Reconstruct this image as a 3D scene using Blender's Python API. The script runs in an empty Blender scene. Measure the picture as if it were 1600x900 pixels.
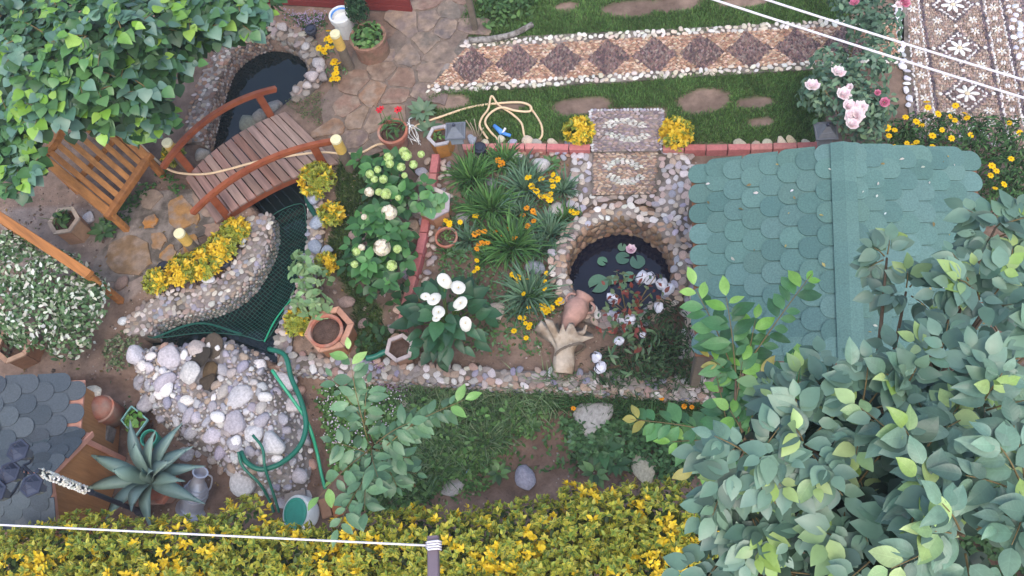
import bpy, bmesh, math, random
import numpy as np
from mathutils import Matrix, Vector
random.seed(7); rng = np.random.default_rng(7)
scene = bpy.context.scene
coll = scene.collection
rad = math.radians

# ------------------------------------------------------------------ camera
FPX = 1385.0; CAM_H = 8.2
NADIR = (180.0, 650.0)              # where straight-down falls, in photo pixels from the centre
up_c = -np.array([NADIR[0], -NADIR[1], -FPX]); up_c /= np.linalg.norm(up_c)
xr = np.array([1.0, 0, 0]); xr -= up_c * xr.dot(up_c); xr /= np.linalg.norm(xr)
yr = np.cross(up_c, xr)
R = np.array([xr, yr, up_c])        # camera space -> world
cam_d = bpy.data.cameras.new('camera'); cam = bpy.data.objects.new('camera', cam_d); coll.objects.link(cam)
cam.matrix_world = Matrix.Translation((0, 0, CAM_H)) @ Matrix([list(r) for r in R]).to_4x4()
cam_d.sensor_width = 36; cam_d.lens = 36 * FPX / 1600; cam_d.clip_end = 2000; cam_d.clip_start = .05
scene.camera = cam
# ------------------------------------------------------------------ sky, sun, exposure
world = bpy.data.worlds.new('World'); scene.world = world; world.use_nodes = True
wn = world.node_tree; bg = wn.nodes['Background']
sky = wn.nodes.new('ShaderNodeTexSky'); sky.sky_type = 'NISHITA'; sky.sun_disc = False
SUN_EL, SUN_ROT = rad(62), rad(168)
sky.sun_elevation = SUN_EL; sky.sun_rotation = SUN_ROT
sky.air_density = 1.0; sky.dust_density = 3.0; sky.ozone_density = 1.0
wn.links.new(sky.outputs[0], bg.inputs[0]); bg.inputs[1].default_value = .15
sun_d = bpy.data.lights.new('sun', 'SUN'); sun_d.energy = 0.5; sun_d.angle = rad(60); sun_d.color = (1, .97, .93)
sun = bpy.data.objects.new('sun', sun_d); coll.objects.link(sun)
sdir = Vector((math.sin(SUN_ROT) * math.cos(SUN_EL), math.cos(SUN_ROT) * math.cos(SUN_EL), math.sin(SUN_EL)))
sun.rotation_euler = sdir.to_track_quat('Z', 'Y').to_euler()
scene.view_settings.view_transform = 'Standard'; scene.view_settings.look = 'None'
scene.view_settings.exposure = 1.17; scene.view_settings.gamma = 1
scene.render.engine = 'CYCLES'
scene.cycles.max_bounces = 5; scene.cycles.diffuse_bounces = 3; scene.cycles.glossy_bounces = 2
scene.cycles.transmission_bounces = 3; scene.cycles.transparent_max_bounces = 4

# ------------------------------------------------------------------ layout helpers
def P(px, py, z=0.0):
    d = R @ np.array([px - 800.0, -(py - 450.0), -FPX])
    t = (z - CAM_H) / d[2]
    return np.array([0, 0, CAM_H]) + d * t
def mpp(px, py, z=0.0):             # metres per photo pixel at that point, across the view
    d = np.array([px - 800.0, -(py - 450.0), -FPX]); w = R @ d
    return abs((z - CAM_H) / w[2])
def project(pts):
    p = (np.asarray(pts) - np.array([0, 0, CAM_H])) @ R
    return np.stack([800 + FPX * p[:, 0] / -p[:, 2], 450 - FPX * p[:, 1] / -p[:, 2]], 1)
def PP(lst, z=0.0): return np.array([P(a, b, z) for a, b in lst])
def lin(h):
    h = h.lstrip('#'); c = [int(h[i:i + 2], 16) / 255 for i in (0, 2, 4)]
    return tuple((v / 12.92 if v <= .04045 else ((v + .055) / 1.055) ** 2.4) for v in c)
def smooth_path(pts, n=8, closed=False):
    pts = np.asarray(pts, float); m = len(pts); out = []
    rng_i = range(m) if closed else range(m - 1)
    for i in rng_i:
        p1, p2 = pts[i], pts[(i + 1) % m]
        p0 = pts[i - 1] if (i > 0 or closed) else 2 * p1 - p2
        p3 = pts[(i + 2) % m] if (i + 2 < m or closed) else 2 * p2 - p1
        for t in np.arange(n) / n:
            out.append(.5 * ((2 * p1) + (-p0 + p2) * t + (2 * p0 - 5 * p1 + 4 * p2 - p3) * t * t + (-p0 + 3 * p1 - 3 * p2 + p3) * t ** 3))
    if not closed: out.append(pts[-1])
    return np.array(out)
def inside(poly, xy):
    poly = np.asarray(poly)[:, :2]; xy = np.asarray(xy); x, y = xy[..., 0], xy[..., 1]
    r = np.zeros(x.shape, bool); n = len(poly)
    for i in range(n):
        x1, y1 = poly[i]; x2, y2 = poly[(i + 1) % n]
        if y1 == y2: continue
        r ^= ((y1 > y) != (y2 > y)) & (x < (x2 - x1) * (y - y1) / (y2 - y1) + x1)
    return r
def dist_poly(poly, xy, closed=True):
    poly = np.asarray(poly)[:, :2]; xy = np.asarray(xy)[..., :2]; d = np.full(xy.shape[:-1], 1e9); n = len(poly)
    for i in range(n if closed else n - 1):
        a = poly[i]; b = poly[(i + 1) % n]; ab = b - a; L = max(ab.dot(ab), 1e-12)
        t = np.clip(((xy - a) @ ab) / L, 0, 1)
        d = np.minimum(d, np.linalg.norm(xy - a - t[..., None] * ab, axis=-1))
    return d
def offset(path, d, closed=True):
    path = np.asarray(path, float); n = len(path)
    if closed: tan = np.roll(path, -1, 0) - np.roll(path, 1, 0)
    else: tan = np.gradient(path, axis=0)
    tan[:, 2] = 0; tan /= np.linalg.norm(tan, axis=1)[:, None] + 1e-9
    nrm = np.stack([-tan[:, 1], tan[:, 0], 0 * tan[:, 0]], 1)
    return path + nrm * d
def unit(v):
    v = np.asarray(v, float); return v / (np.linalg.norm(v, axis=-1, keepdims=True) + 1e-9)

# ------------------------------------------------------------------ object helpers
WL = {}
def props(o, label=None, cat=None, group=None, kind=None):
    if label: o['label'] = label
    if cat: o['category'] = cat
    if group: o['group'] = group
    if kind: o['kind'] = kind
    return o
def thing(name, loc, label, cat, group=None):
    o = bpy.data.objects.new(name, None); coll.objects.link(o)
    o.location = loc; WL[o.name] = np.array(loc, float); o.empty_display_size = .1
    return props(o, label, cat, group)
def mesh_of(name, V, F, mats, col=None, smooth=False, fm=None):
    me = bpy.data.meshes.new(name)
    V = np.asarray(V, np.float32)
    if isinstance(F, np.ndarray):
        me.vertices.add(len(V)); me.vertices.foreach_set('co', V.ravel())
        k = F.shape[1]; me.loops.add(F.size); me.loops.foreach_set('vertex_index', F.ravel().astype(np.int32))
        me.polygons.add(len(F)); me.polygons.foreach_set('loop_start', np.arange(0, F.size, k, dtype=np.int32))
        me.polygons.foreach_set('loop_total', np.full(len(F), k, np.int32))
        me.update(calc_edges=True)
    else:
        me.from_pydata([tuple(v) for v in V.tolist()], [], [tuple(f) for f in F])
    for m in (mats if isinstance(mats, (list, tuple)) else [mats]): me.materials.append(m)
    if fm is not None: me.polygons.foreach_set('material_index', np.asarray(fm, np.int32))
    if col is not None:
        at = me.color_attributes.new('Col', 'FLOAT_COLOR', 'POINT')
        c = np.ones((len(V), 4), np.float32); c[:, :3] = col; at.data.foreach_set('color', c.ravel())
    if smooth: me.polygons.foreach_set('use_smooth', np.ones(len(me.polygons), bool))
    me.update()
    return me
def add(name, V, F, mats, parent=None, col=None, smooth=False, kind=None, fm=None, color=None):
    V = np.asarray(V, float); c = V.mean(0); c[2] = V[:, 2].min()
    o = bpy.data.objects.new(name, mesh_of(name, V - c, F, mats, col, smooth, fm)); coll.objects.link(o)
    WL[o.name] = c
    if parent is not None: o.parent = parent; o.location = c - WL[parent.name]
    else: o.location = c
    if color is not None: o.color = (*color, 1)
    if kind: o['kind'] = kind
    return o
def inst(name, me, M, parent=None, color=None):
    o = bpy.data.objects.new(name, me); coll.objects.link(o)
    M = Matrix(M); WL[o.name] = np.array(M.translation)
    if parent is not None:
        o.parent = parent; M = Matrix.Translation(-Vector(WL[parent.name])) @ M
    o.matrix_basis = M
    if color is not None: o.color = (*color, 1)
    return o
def frame(pos, d, n, s=(1, 1, 1)):  # matrix with Y along d and Z near n
    d = unit(d); x = unit(np.cross(d, n)); z = np.cross(x, d)
    return Matrix([[x[0] * s[0], d[0] * s[1], z[0] * s[2], pos[0]], [x[1] * s[0], d[1] * s[1], z[1] * s[2], pos[1]], [x[2] * s[0], d[2] * s[1], z[2] * s[2], pos[2]], [0, 0, 0, 1]])
class MB:
    def __init__(s): s.V = []; s.F = []
    def add(s, V, F):
        b = len(s.V); s.V += [tuple(map(float, v)) for v in V]; s.F += [tuple(i + b for i in f) for f in F]; return s
    def hexa(s, b, t):              # bottom loop, top loop
        n = len(b); return s.add(list(b) + list(t), [tuple(range(n - 1, -1, -1)), tuple(range(n, 2 * n))] + [(i, (i + 1) % n, (i + 1) % n + n, i + n) for i in range(n)])
    def box(s, c, u, v, w):         # centre + half-axis vectors
        c, u, v, w = map(np.asarray, (c, u, v, w))
        return s.hexa([c - u - v - w, c + u - v - w, c + u + v - w, c - u + v - w], [c - u - v + w, c + u - v + w, c + u + v + w, c - u + v + w])
    def bar(s, a, b, wid, thk, upv=(0, 0, 1), bev=.12):   # board from a to b with softened long edges
        a, b = np.asarray(a, float), np.asarray(b, float); d = unit(b - a); x = unit(np.cross(d, upv)); z = np.cross(x, d)
        e = min(wid, thk) * bev
        prof = [(-wid / 2 + e, -thk / 2), (wid / 2 - e, -thk / 2), (wid / 2, -thk / 2 + e), (wid / 2, thk / 2 - e), (wid / 2 - e, thk / 2), (-wid / 2 + e, thk / 2), (-wid / 2, thk / 2 - e), (-wid / 2, -thk / 2 + e)]
        return s.hexa([a + x * p + z * q for p, q in prof], [b + x * p + z * q for p, q in prof])
    def sweep(s, path, prof_fn, closed=False, upv=(0, 0, 1), cap=True):
        path = np.asarray(path, float); n = len(path)
        tan = np.roll(path, -1, 0) - np.roll(path, 1, 0) if closed else np.gradient(path, axis=0)
        tan = unit(tan); V = []; F = []; k = None
        ref = np.asarray(upv, float)
        for i in range(n):
            x = np.cross(tan[i], ref)
            if np.linalg.norm(x) < 1e-3: x = np.cross(tan[i], (1, .3, 0))
            x = unit(x); z = np.cross(x, tan[i]); pr = prof_fn(i / (n - 1 if n > 1 else 1)); k = len(pr)
            V += [path[i] + x * p + z * q for p, q in pr]
        for i in range(n if closed else n - 1):
            j = (i + 1) % n
            for a in range(k):
                b = (a + 1) % k; F.append((i * k + a, i * k + b, j * k + b, j * k + a))
        if cap and not closed: F += [tuple(range(k - 1, -1, -1)), tuple((n - 1) * k + a for a in range(k))]
        return s.add(V, F)
    def tube(s, path, r, k=8, closed=False):
        rf = r if callable(r) else (lambda t: r)
        def pf(t):
            q = rf(t); return [(q * math.cos(2 * math.pi * a / k), q * math.sin(2 * math.pi * a / k)) for a in range(k)]
        p = np.asarray(path, float); d = unit(p[-1] - p[0]) if len(p) > 1 else (0, 0, 1)
        return s.sweep(path, pf, closed, (0, 0, 1) if abs(d[2]) < .8 else (1, .2, 0))
    def lathe(s, c, prof, k=20, axis=(0, 0, 1), x=None):   # prof (r, h)
        c = np.asarray(c, float); ax = unit(axis); xx = unit(np.cross(ax, (0, 1, .01) if abs(ax[1]) < .9 else (1, 0, 0))) if x is None else unit(x); yy = np.cross(ax, xx)
        V = []; F = []; n = len(prof)
        for r, h in prof: V += [c + ax * h + (xx * math.cos(2 * math.pi * a / k) + yy * math.sin(2 * math.pi * a / k)) * max(r, 1e-4) for a in range(k)]
        for i in range(n - 1):
            for a in range(k): b = (a + 1) % k; F.append((i * k + a, i * k + b, (i + 1) * k + b, (i + 1) * k + a))
        F += [tuple(range(k - 1, -1, -1)), tuple((n - 1) * k + a for a in range(k))]
        return s.add(V, F)
    def put(s, name, mat, parent=None, smooth=False, kind=None, color=None):
        return add(name, s.V, s.F, mat, parent, None, smooth, kind, None, color)

# ------------------------------------------------------------------ materials
def mat(name, src, rough=.8, ns=6.0, na=.35, bump=.15, bs=40.0, spec=.3, transl=0.0, second=None, s2=2.0, wave=None, metal=0.0, grain=None):
    m = bpy.data.materials.new(name); m.use_nodes = True; nt = m.node_tree; N = nt.nodes; L = nt.links
    b = N['Principled BSDF']; b.inputs['Roughness'].default_value = rough; b.inputs['Specular IOR Level'].default_value = spec
    b.inputs['Metallic'].default_value = metal
    tc = N.new('ShaderNodeTexCoord'); co = tc.outputs['Object']
    if src in ('obj', 'col'):
        if src == 'obj': nd = N.new('ShaderNodeObjectInfo'); base = nd.outputs['Color']
        else: nd = N.new('ShaderNodeAttribute'); nd.attribute_name = 'Col'; base = nd.outputs['Color']
        if src == 'obj':
            ad = N.new('ShaderNodeVectorMath'); ad.operation = 'ADD'; L.new(co, ad.inputs[0])
            mu = N.new('ShaderNodeMath'); mu.operation = 'MULTIPLY'; mu.inputs[1].default_value = 37.0
            L.new(nd.outputs['Random'], mu.inputs[0]); L.new(mu.outputs[0], ad.inputs[1]); co = ad.outputs[0]
    else:
        nd = N.new('ShaderNodeRGB'); nd.outputs[0].default_value = (*src, 1); base = nd.outputs[0]
    if second is not None:
        t2 = N.new('ShaderNodeTexNoise'); t2.inputs['Scale'].default_value = s2; t2.inputs['Detail'].default_value = 5; L.new(co, t2.inputs['Vector'])
        r2 = N.new('ShaderNodeValToRGB'); r2.color_ramp.elements[0].position = .42; r2.color_ramp.elements[1].position = .6; L.new(t2.outputs['Fac'], r2.inputs[0])
        mx = N.new('ShaderNodeMix'); mx.data_type = 'RGBA'; L.new(r2.outputs[0], mx.inputs['Factor']); L.new(base, mx.inputs['A']); mx.inputs['B'].default_value = (*second, 1); base = mx.outputs['Result']
    tn = N.new('ShaderNodeTexNoise'); tn.inputs['Scale'].default_value = ns; tn.inputs['Detail'].default_value = 6; tn.inputs['Roughness'].default_value = .65
    if grain is not None: wave = (1, 1, 1)
    if wave is not None:            # stretched grain along an axis
        mp = N.new('ShaderNodeMapping'); mp.inputs['Scale'].default_value = wave
        if grain is not None: mp.vector_type = 'TEXTURE'; mp.inputs['Rotation'].default_value = (0, 0, grain); mp.inputs['Scale'].default_value = (9, .8, .8)
        L.new(co, mp.inputs['Vector']); L.new(mp.outputs[0], tn.inputs['Vector'])
    else: L.new(co, tn.inputs['Vector'])
    mr = N.new('ShaderNodeMapRange'); mr.inputs['From Min'].default_value = .25; mr.inputs['From Max'].default_value = .75
    mr.inputs['To Min'].default_value = 1 - na; mr.inputs['To Max'].default_value = 1 + na; L.new(tn.outputs['Fac'], mr.inputs['Value'])
    vm = N.new('ShaderNodeVectorMath'); vm.operation = 'SCALE'; L.new(base, vm.inputs[0]); L.new(mr.outputs[0], vm.inputs['Scale'])
    L.new(vm.outputs[0], b.inputs['Base Color'])
    if bump:
        bn = N.new('ShaderNodeTexNoise'); bn.inputs['Scale'].default_value = bs; bn.inputs['Detail'].default_value = 4
        L.new((mp.outputs[0] if wave is not None else co), bn.inputs['Vector'])
        bu = N.new('ShaderNodeBump'); bu.inputs['Strength'].default_value = bump; bu.inputs['Distance'].default_value = .01
        L.new(bn.outputs['Fac'], bu.inputs['Height']); L.new(bu.outputs[0], b.inputs['Normal'])
    if transl:
        tr = N.new('ShaderNodeBsdfTranslucent'); L.new(vm.outputs[0], tr.inputs['Color'])
        ms = N.new('ShaderNodeMixShader'); ms.inputs[0].default_value = transl
        L.new(b.outputs[0], ms.inputs[1]); L.new(tr.outputs[0], ms.inputs[2]); L.new(ms.outputs[0], N['Material Output'].inputs[0])
    return m
M = {}
M['stone'] = mat('stone', 'obj', .8, 5, .38, .5, 9, .25)
M['pebble'] = mat('pebble', 'col', .6, 30, .2, .1, 120, .35)
M['mortar'] = mat('mortar', lin('8a8078'), .95, 12, .35, .6, 50, .1, second=lin('5d564e'), s2=5)
M['soil'] = mat('soil', 'col', .97, 7, .4, .9, 45, .05)
M['flag'] = mat('flagstone', 'obj', .8, 11, .4, .5, 30, .25, second=lin('8a7868'), s2=7)
M['brick'] = mat('brick', 'obj', .9, 25, .22, .3, 80, .15)
M['grass'] = mat('grass', 'col', .75, 4, .2, 0, 1, .2, .25)
M['leaf'] = mat('leaf', 'obj', .42, 8, .14, .1, 14, .5, .22)
def vein_leaf(name, rough):
    m = mat(name, 'obj', rough, 3.5, .16, .0, 14, .5, .2); nt = m.node_tree; N = nt.nodes; L = nt.links
    def mth(op, a, b=None, c=None):
        n = N.new('ShaderNodeMath'); n.operation = op
        for i, v in enumerate((a, b, c)):
            if v is None: continue
            if isinstance(v, (int, float)): n.inputs[i].default_value = v
            else: L.new(v, n.inputs[i])
        return n.outputs[0]
    tc = N.new('ShaderNodeTexCoord'); sp = N.new('ShaderNodeSeparateXYZ'); L.new(tc.outputs['Object'], sp.inputs[0]); ax = mth('ABSOLUTE', sp.outputs[0])
    ph = mth('MULTIPLY', mth('SUBTRACT', sp.outputs[1], mth('MULTIPLY', ax, .8)), 46.0); vn = mth('POWER', mth('MULTIPLY_ADD', mth('SINE', ph), .5, .5), 5.0)
    rib = mth('SUBTRACT', 1.0, mth('MINIMUM', mth('DIVIDE', ax, .022), 1.0)); v = mth('MULTIPLY_ADD', rib, 1.6, mth('MULTIPLY', vn, .6))
    pr = N['Principled BSDF']; src = pr.inputs['Base Color'].links[0].from_socket; sc = N.new('ShaderNodeVectorMath'); sc.operation = 'SCALE'; L.new(src, sc.inputs[0]); L.new(mth('MULTIPLY_ADD', v, .1, .96), sc.inputs['Scale']); L.new(sc.outputs[0], pr.inputs['Base Color'])
    bu = N.new('ShaderNodeBump'); bu.inputs['Strength'].default_value = .1; bu.inputs['Distance'].default_value = .006; bu.invert = True; L.new(v, bu.inputs['Height']); L.new(bu.outputs[0], pr.inputs['Normal'])
    return m
M['leafv'] = vein_leaf('veined_leaf', .36)
M['leafc'] = mat('foliage', 'col', .5, 12, .14, 0, 1, .4, .22)
M['leafg'] = mat('glossy_foliage', 'col', .36, 12, .16, 0, 1, .55, .2)
M['leafm'] = mat('foliage_matt', 'col', .65, 12, .14, 0, 1, .25, .25)
M['petal'] = mat('petal', 'col', .65, 20, .08, 0, 1, .2, .25)
M['petalo'] = mat('petal_single', 'obj', .65, 12, .08, 0, 1, .2, .25)
M['bark'] = mat('bark', lin('6b5a48'), .9, 10, .4, .7, 25, .1)
M['twig'] = mat('twig', lin('7a6a48'), .8, 14, .3, .2, 40, .2)
M['greenstem'] = mat('green_stem', lin('55702f'), .6, 14, .2, 0, 40, .3)
M['rail'] = mat('stained_wood', lin('9c5636'), .55, 7, .45, .3, 20, .35, second=lin('7a3e26'), s2=7)
M['orange'] = mat('varnished_wood', 'obj', .5, 6, .3, .25, 22, .4)
M['planter'] = mat('planter_wood', 'obj', .75, 9, .28, .3, 30, .25)
M['amph'] = mat('aged_terracotta', lin('b08a7c'), .85, 9, .3, .3, 40, .15, second=lin('8f7468'), s2=7)
M['terra'] = mat('terracotta', lin('a86a55'), .8, 10, .25, .2, 60, .2, second=lin('a08070'), s2=6)
M['cast'] = mat('cast_stone', lin('93705e'), .9, 9, .35, .5, 40, .15, second=lin('77604f'), s2=8)
M['dirt'] = mat('potting_soil', lin('54433a'), .98, 25, .5, 1.0, 60, .05)
M['metal_dk'] = mat('dark_metal', lin('3c4150'), .45, 10, .25, .05, 40, .5, metal=.35)
M['metal_gr'] = mat('grey_lamp_metal', lin('70747a'), .5, 10, .2, .05, 40, .5, metal=.3)
M['black'] = mat('black_plastic', lin('30343f'), .4, 10, .2, 0, 40, .5)
M['galv'] = mat('galvanised_metal', lin('b4b6c0'), .38, 6, .2, .05, 40, .5, metal=.55)
M['post'] = mat('post_wood', lin('6f6457'), .85, 12, .3, .4, 40, .2)
M['yellowpaint'] = mat('yellow_paint', lin('cda857'), .7, 12, .2, .2, 40, .3)
M['cream'] = mat('cream_paint', lin('d9cfa4'), .7, 20, .15, .1, 40, .3)
M['hose'] = mat('hose_cream', lin('d9bd97'), .5, 8, .12, 0, 40, .4)
M['hose_g'] = mat('hose_green', lin('176651'), .4, 8, .15, 0, 40, .5)
M['hose_l'] = mat('hose_light_green', lin('27946c'), .35, 8, .12, 0, 40, .5)
M['rope'] = mat('rope', lin('ded8da'), .8, 80, .15, .3, 300, .1)
M['white'] = mat('white_paint', lin('dcdcd8'), .6, 10, .12, .05, 40, .3)
M['shing'] = mat('green_shingle', 'obj', .9, 70, .25, .5, 220, .15, second=None)
M['wall_wood'] = mat('hut_board', lin('a5754c'), .6, 3, .25, .15, 30, .3, wave=(12, 12, 1.2))
M['trim'] = mat('pink_trim', lin('c08a76'), .6, 9, .2, .1, 40, .3)
M['redwood'] = mat('red_paint', lin('7c3430'), .7, 8, .3, .3, 30, .3, wave=(1, 12, 12))
M['blue'] = mat('blue_plastic', lin('4b8ad0'), .4, 8, .12, 0, 40, .5)
M['ballw'] = mat('crumpled_white', lin('d4d4dc'), .35, 14, .3, .8, 22, .6)
M['drift'] = mat('driftwood', lin('b5a795'), .9, 8, .35, .8, 22, .15, second=lin('8d7a66'), s2=6)
M['net'] = mat('net_cord', lin('174a3e'), .6, 8, .2, 0, 1, .3)
M['teal'] = mat('teal_plastic', lin('3f9a82'), .45, 8, .15, 0, 1, .4)
M['lily'] = mat('lily_pad', 'obj', .4, 7, .2, .1, 20, .5)
def water(name, c):
    m = mat(name, c, .04, 3, .2, .05, 6, .5); bu = [n for n in m.node_tree.nodes if n.type == 'BUMP'][0]; bu.inputs['Strength'].default_value = .12
    return m
M['water'] = water('pond_water', (.006, .012, .012)); M['water2'] = water('round_pond_water', (.008, .009, .018))

# ------------------------------------------------------------------ small shared shapes
def ico(sub, seed, amp, flat=1.0):
    bm = bmesh.new(); bmesh.ops.create_icosphere(bm, subdivisions=sub, radius=1); r = np.random.default_rng(seed)
    V = np.array([v.co for v in bm.verts]); F = [tuple(v.index for v in f.verts) for f in bm.faces]; bm.free()
    k = r.normal(size=(6, 3)) * 1.6; ph = r.uniform(0, 6, 6)
    V = V * (1 + amp * np.sin(V @ k.T + ph).mean(1) * 1.6)[:, None]
    V[:, 2] *= flat
    return V, F
STONE_ME = []
for i in range(6):
    V, F = ico(2, i, .26 if i < 3 else .38); r = np.random.default_rng(90 + i)
    for j in range(4 if i % 2 else 2): n = unit(r.normal(size=3)); dd = V @ n; V = V - np.outer(np.maximum(dd - .7, 0) * .8, n)
    STONE_ME.append(mesh_of('stone', V, F, M['stone'], smooth=True))
ROCK_ME = []
for i in range(4):
    V, F = ico(3, 30 + i, .42); r = np.random.default_rng(i); k = r.normal(size=(5, 3)) * 5
    V = V * (1 + .05 * np.sin(V @ k.T).sum(1) / 2)[:, None]
    for j in range(5):              # chisel flat faces
        n = unit(r.normal(size=3)); dd = V @ n; V = V - np.outer(np.maximum(dd - .74, 0) * .85, n)
    ROCK_ME.append(mesh_of('rock', V, F, M['stone'], smooth=True))
def dome(k=7):                      # cheap pebble for joined masses
    V = []
    for r, z in ((1, -.35), (.93, .28), (.55, .8)):
        for a in range(k): t = 2 * math.pi * (a + .5 * (z > .5)) / k; V.append((r * math.cos(t), r * math.sin(t), z))
    V.append((0, 0, 1)); F = []
    for i in range(2):
        for a in range(k): b = (a + 1) % k; F += [(i * k + a, i * k + b, (i + 1) * k + b), (i * k + a, (i + 1) * k + b, (i + 1) * k + a)]
    for a in range(k): F.append((2 * k + a, 2 * k + (a + 1) % k, 3 * k))
    return np.array(V), np.array(F)
DOME = dome(); DOME5 = dome(5)
def bulk(proto, pos, X, Y, Z, col, jit=0.0):
    PV, PF = proto; n = len(pos); m = len(PV)
    V = pos[:, None, :] + PV[None, :, 0:1] * X[:, None, :] + PV[None, :, 1:2] * Y[:, None, :] + PV[None, :, 2:3] * Z[:, None, :]
    F = (PF[None] + (np.arange(n) * m)[:, None, None]).reshape(-1, PF.shape[1])
    C = np.repeat(np.asarray(col), m, 0)
    return V.reshape(-1, 3), F, C
def pebbles(name, pos, nrm, sx, sy, sz, ang, col, parent, proto=DOME, m='pebble'):
    pos = np.asarray(pos); nrm = unit(nrm); n = len(pos); ang = np.broadcast_to(ang, (n,))
    a = np.where(np.abs(nrm[:, 2:3]) > .7, np.array([[1., 0, 0]]), np.array([[0, 0, 1.]]))
    u = unit(a - nrm * (a * nrm).sum(1, keepdims=True)); v = np.cross(nrm, u)
    X = u * np.cos(ang)[:, None] + v * np.sin(ang)[:, None]; Y = np.cross(nrm, X)
    V, F, C = bulk(proto, pos, X * np.broadcast_to(sx, (n,))[:, None], Y * np.broadcast_to(sy, (n,))[:, None], nrm * np.broadcast_to(sz, (n,))[:, None], col)
    return add(name, V, F, M[m], parent, C, True, 'stuff')
def leaf_proto(w=.5, fold=.12, droop=.15, peak=.42, st=4, twist=0.0, wavy=0.0):
    V = [(0, 0, 0)]; F = []
    for i in range(1, st):
        t = i / st; ww = w / 2 * (math.sin(math.pi * t ** (math.log(.5) / math.log(peak))) ** .75) * (1.06 - .42 * t ** 4)
        z = -droop * t * t
        tw = twist * t * ww; sx = .12 * twist * t * t; V += [(-ww + sx, t, z + fold * ww * 2 - tw + wavy * math.sin(9 * t)), (sx, t, z), (ww + sx, t, z + fold * ww * 2 + tw + wavy * math.sin(9 * t + 2))]
    V.append((0, 1, -droop)); e = len(V) - 1
    F += [(0, 2, 1), (0, 3, 2)]
    for i in range(st - 2):
        b = 1 + 3 * i; F += [(b, b + 1, b + 4), (b, b + 4, b + 3), (b + 1, b + 2, b + 5), (b + 1, b + 5, b + 4)]
    b = 1 + 3 * (st - 2); F += [(b, b + 1, e), (b + 1, b + 2, e)]
    return np.array(V, float), np.array(F)
LEAF = leaf_proto(); LEAFW = leaf_proto(.8, .1, .2, .4, 5); LEAFN = leaf_proto(.26, .2, .3, .45, 4); LEAF3 = leaf_proto(.5, .15, .12, .45, 3)
def leaves(pos, d, n, s, col, proto=LEAF):
    d = unit(d); X = unit(np.cross(d, n)); Z = np.cross(X, d); s = np.asarray(s)[:, None]
    return bulk(proto, np.asarray(pos), X * s, d * s, Z * s, col)
def pick(colors, n, jit=.12, w=None):
    c = np.array([lin(x) if isinstance(x, str) else x for x in colors]); i = rng.choice(len(c), n, p=w)
    return c[i] * (1 + rng.uniform(-jit, jit, (n, 1))) * (1 + rng.uniform(-jit / 3, jit / 3, (n, 3)))
def poisson(poly, r, tries=110, extra=None):
    poly = np.asarray(poly)[:, :2]; lo, hi = poly.min(0), poly.max(0); g = {}; out = []
    n = int((hi - lo).prod() / (r * r) * tries / 8) + 60
    c = rng.uniform(lo, hi, (n, 2)); c = c[inside(poly, c)]
    cell = r
    for p in c:
        k = (int(p[0] // cell), int(p[1] // cell)); ok = True
        for i in (-1, 0, 1):
            for j in (-1, 0, 1):
                for q in g.get((k[0] + i, k[1] + j), ()):
                    if (p[0] - q[0]) ** 2 + (p[1] - q[1]) ** 2 < r * r: ok = False; break
        if ok: g.setdefault(k, []).append(p); out.append(p)
    return np.array(out)
def hexfill(poly, sx, sy, jit=.25):
    poly = np.asarray(poly)[:, :2]; lo, hi = poly.min(0), poly.max(0); out = []
    for j, y in enumerate(np.arange(lo[1], hi[1], sy)):
        x = np.arange(lo[0] + (j % 2) * sx / 2, hi[0], sx); out.append(np.stack([x, np.full_like(x, y)], 1))
    c = np.concatenate(out); c = c + rng.uniform(-jit, jit, c.shape) * np.array([sx, sy]); return c[inside(poly, c)]
def area(p): p = np.asarray(p); return .5 * np.sum(p[:, 0] * np.roll(p[:, 1], -1) - np.roll(p[:, 0], -1) * p[:, 1])
# ================================================================== THE SETTING
PEB = ['948c86', 'a69d95', 'b4aaa0', '857c76', '9c8a7a', '76706c', 'c2bbb4', 'a08c80', '929098']
PEB_RUST = ['8d6e58', '7a6154', 'a58a74', '9a8a7c', 'b3a79c', '6e5c50', '8a7d74']
FWpx = [(-2500, 640), (-300, 600), (200, 580), (430, 562), (520, 572), (620, 580), (760, 590), (900, 595), (1000, 600), (1110, 608), (1700, 640), (4500, 760)]
FW = PP(FWpx)
front_poly = np.vstack([FW, [[60, -30, 0], [-60, -30, 0]]])
up_in = smooth_path(PP([(350, 100), (366, 88), (390, 72), (417, 66), (447, 71), (467, 86), (480, 108), (464, 130), (446, 142), (424, 160), (404, 190), (440, 250), (478, 300), (479, 345), (478, 383), (466, 430), (453, 467), (432, 507), (424, 548), (380, 532), (317, 530), (237, 532), (233, 515), (267, 490), (333, 476), (373, 457), (400, 417), (420, 367), (420, 335), (380, 285), (330, 238), (330, 200), (338, 167), (343, 133)], .03), 3, True)
cP = P(968, 412, .12); rdP = 84 * mpp(968, 412, .12)
rd_in = np.array([cP + rdP * np.array([math.cos(a), math.sin(a), 0]) for a in np.linspace(0, 2 * math.pi, 48, endpoint=False)])
def sstep(x): x = np.clip(x, 0, 1); return x * x * (3 - 2 * x)
def gz(xy):
    xy = np.asarray(xy, float)[..., :2]; one = xy.ndim == 1; q = xy[None] if one else xy
    ins = inside(front_poly, q); d = dist_poly(FW, q, False); z = np.where(ins, -.22 * sstep(d / .12), 0.0)
    for pol in (up_in, rd_in):
        i2 = inside(pol, q); dd = dist_poly(pol, q) * np.where(i2, 1, -1); z = np.where(dd > -.09, -.9 * sstep((dd + .09) / .06), z)
    return z[0] if one else z
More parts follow.
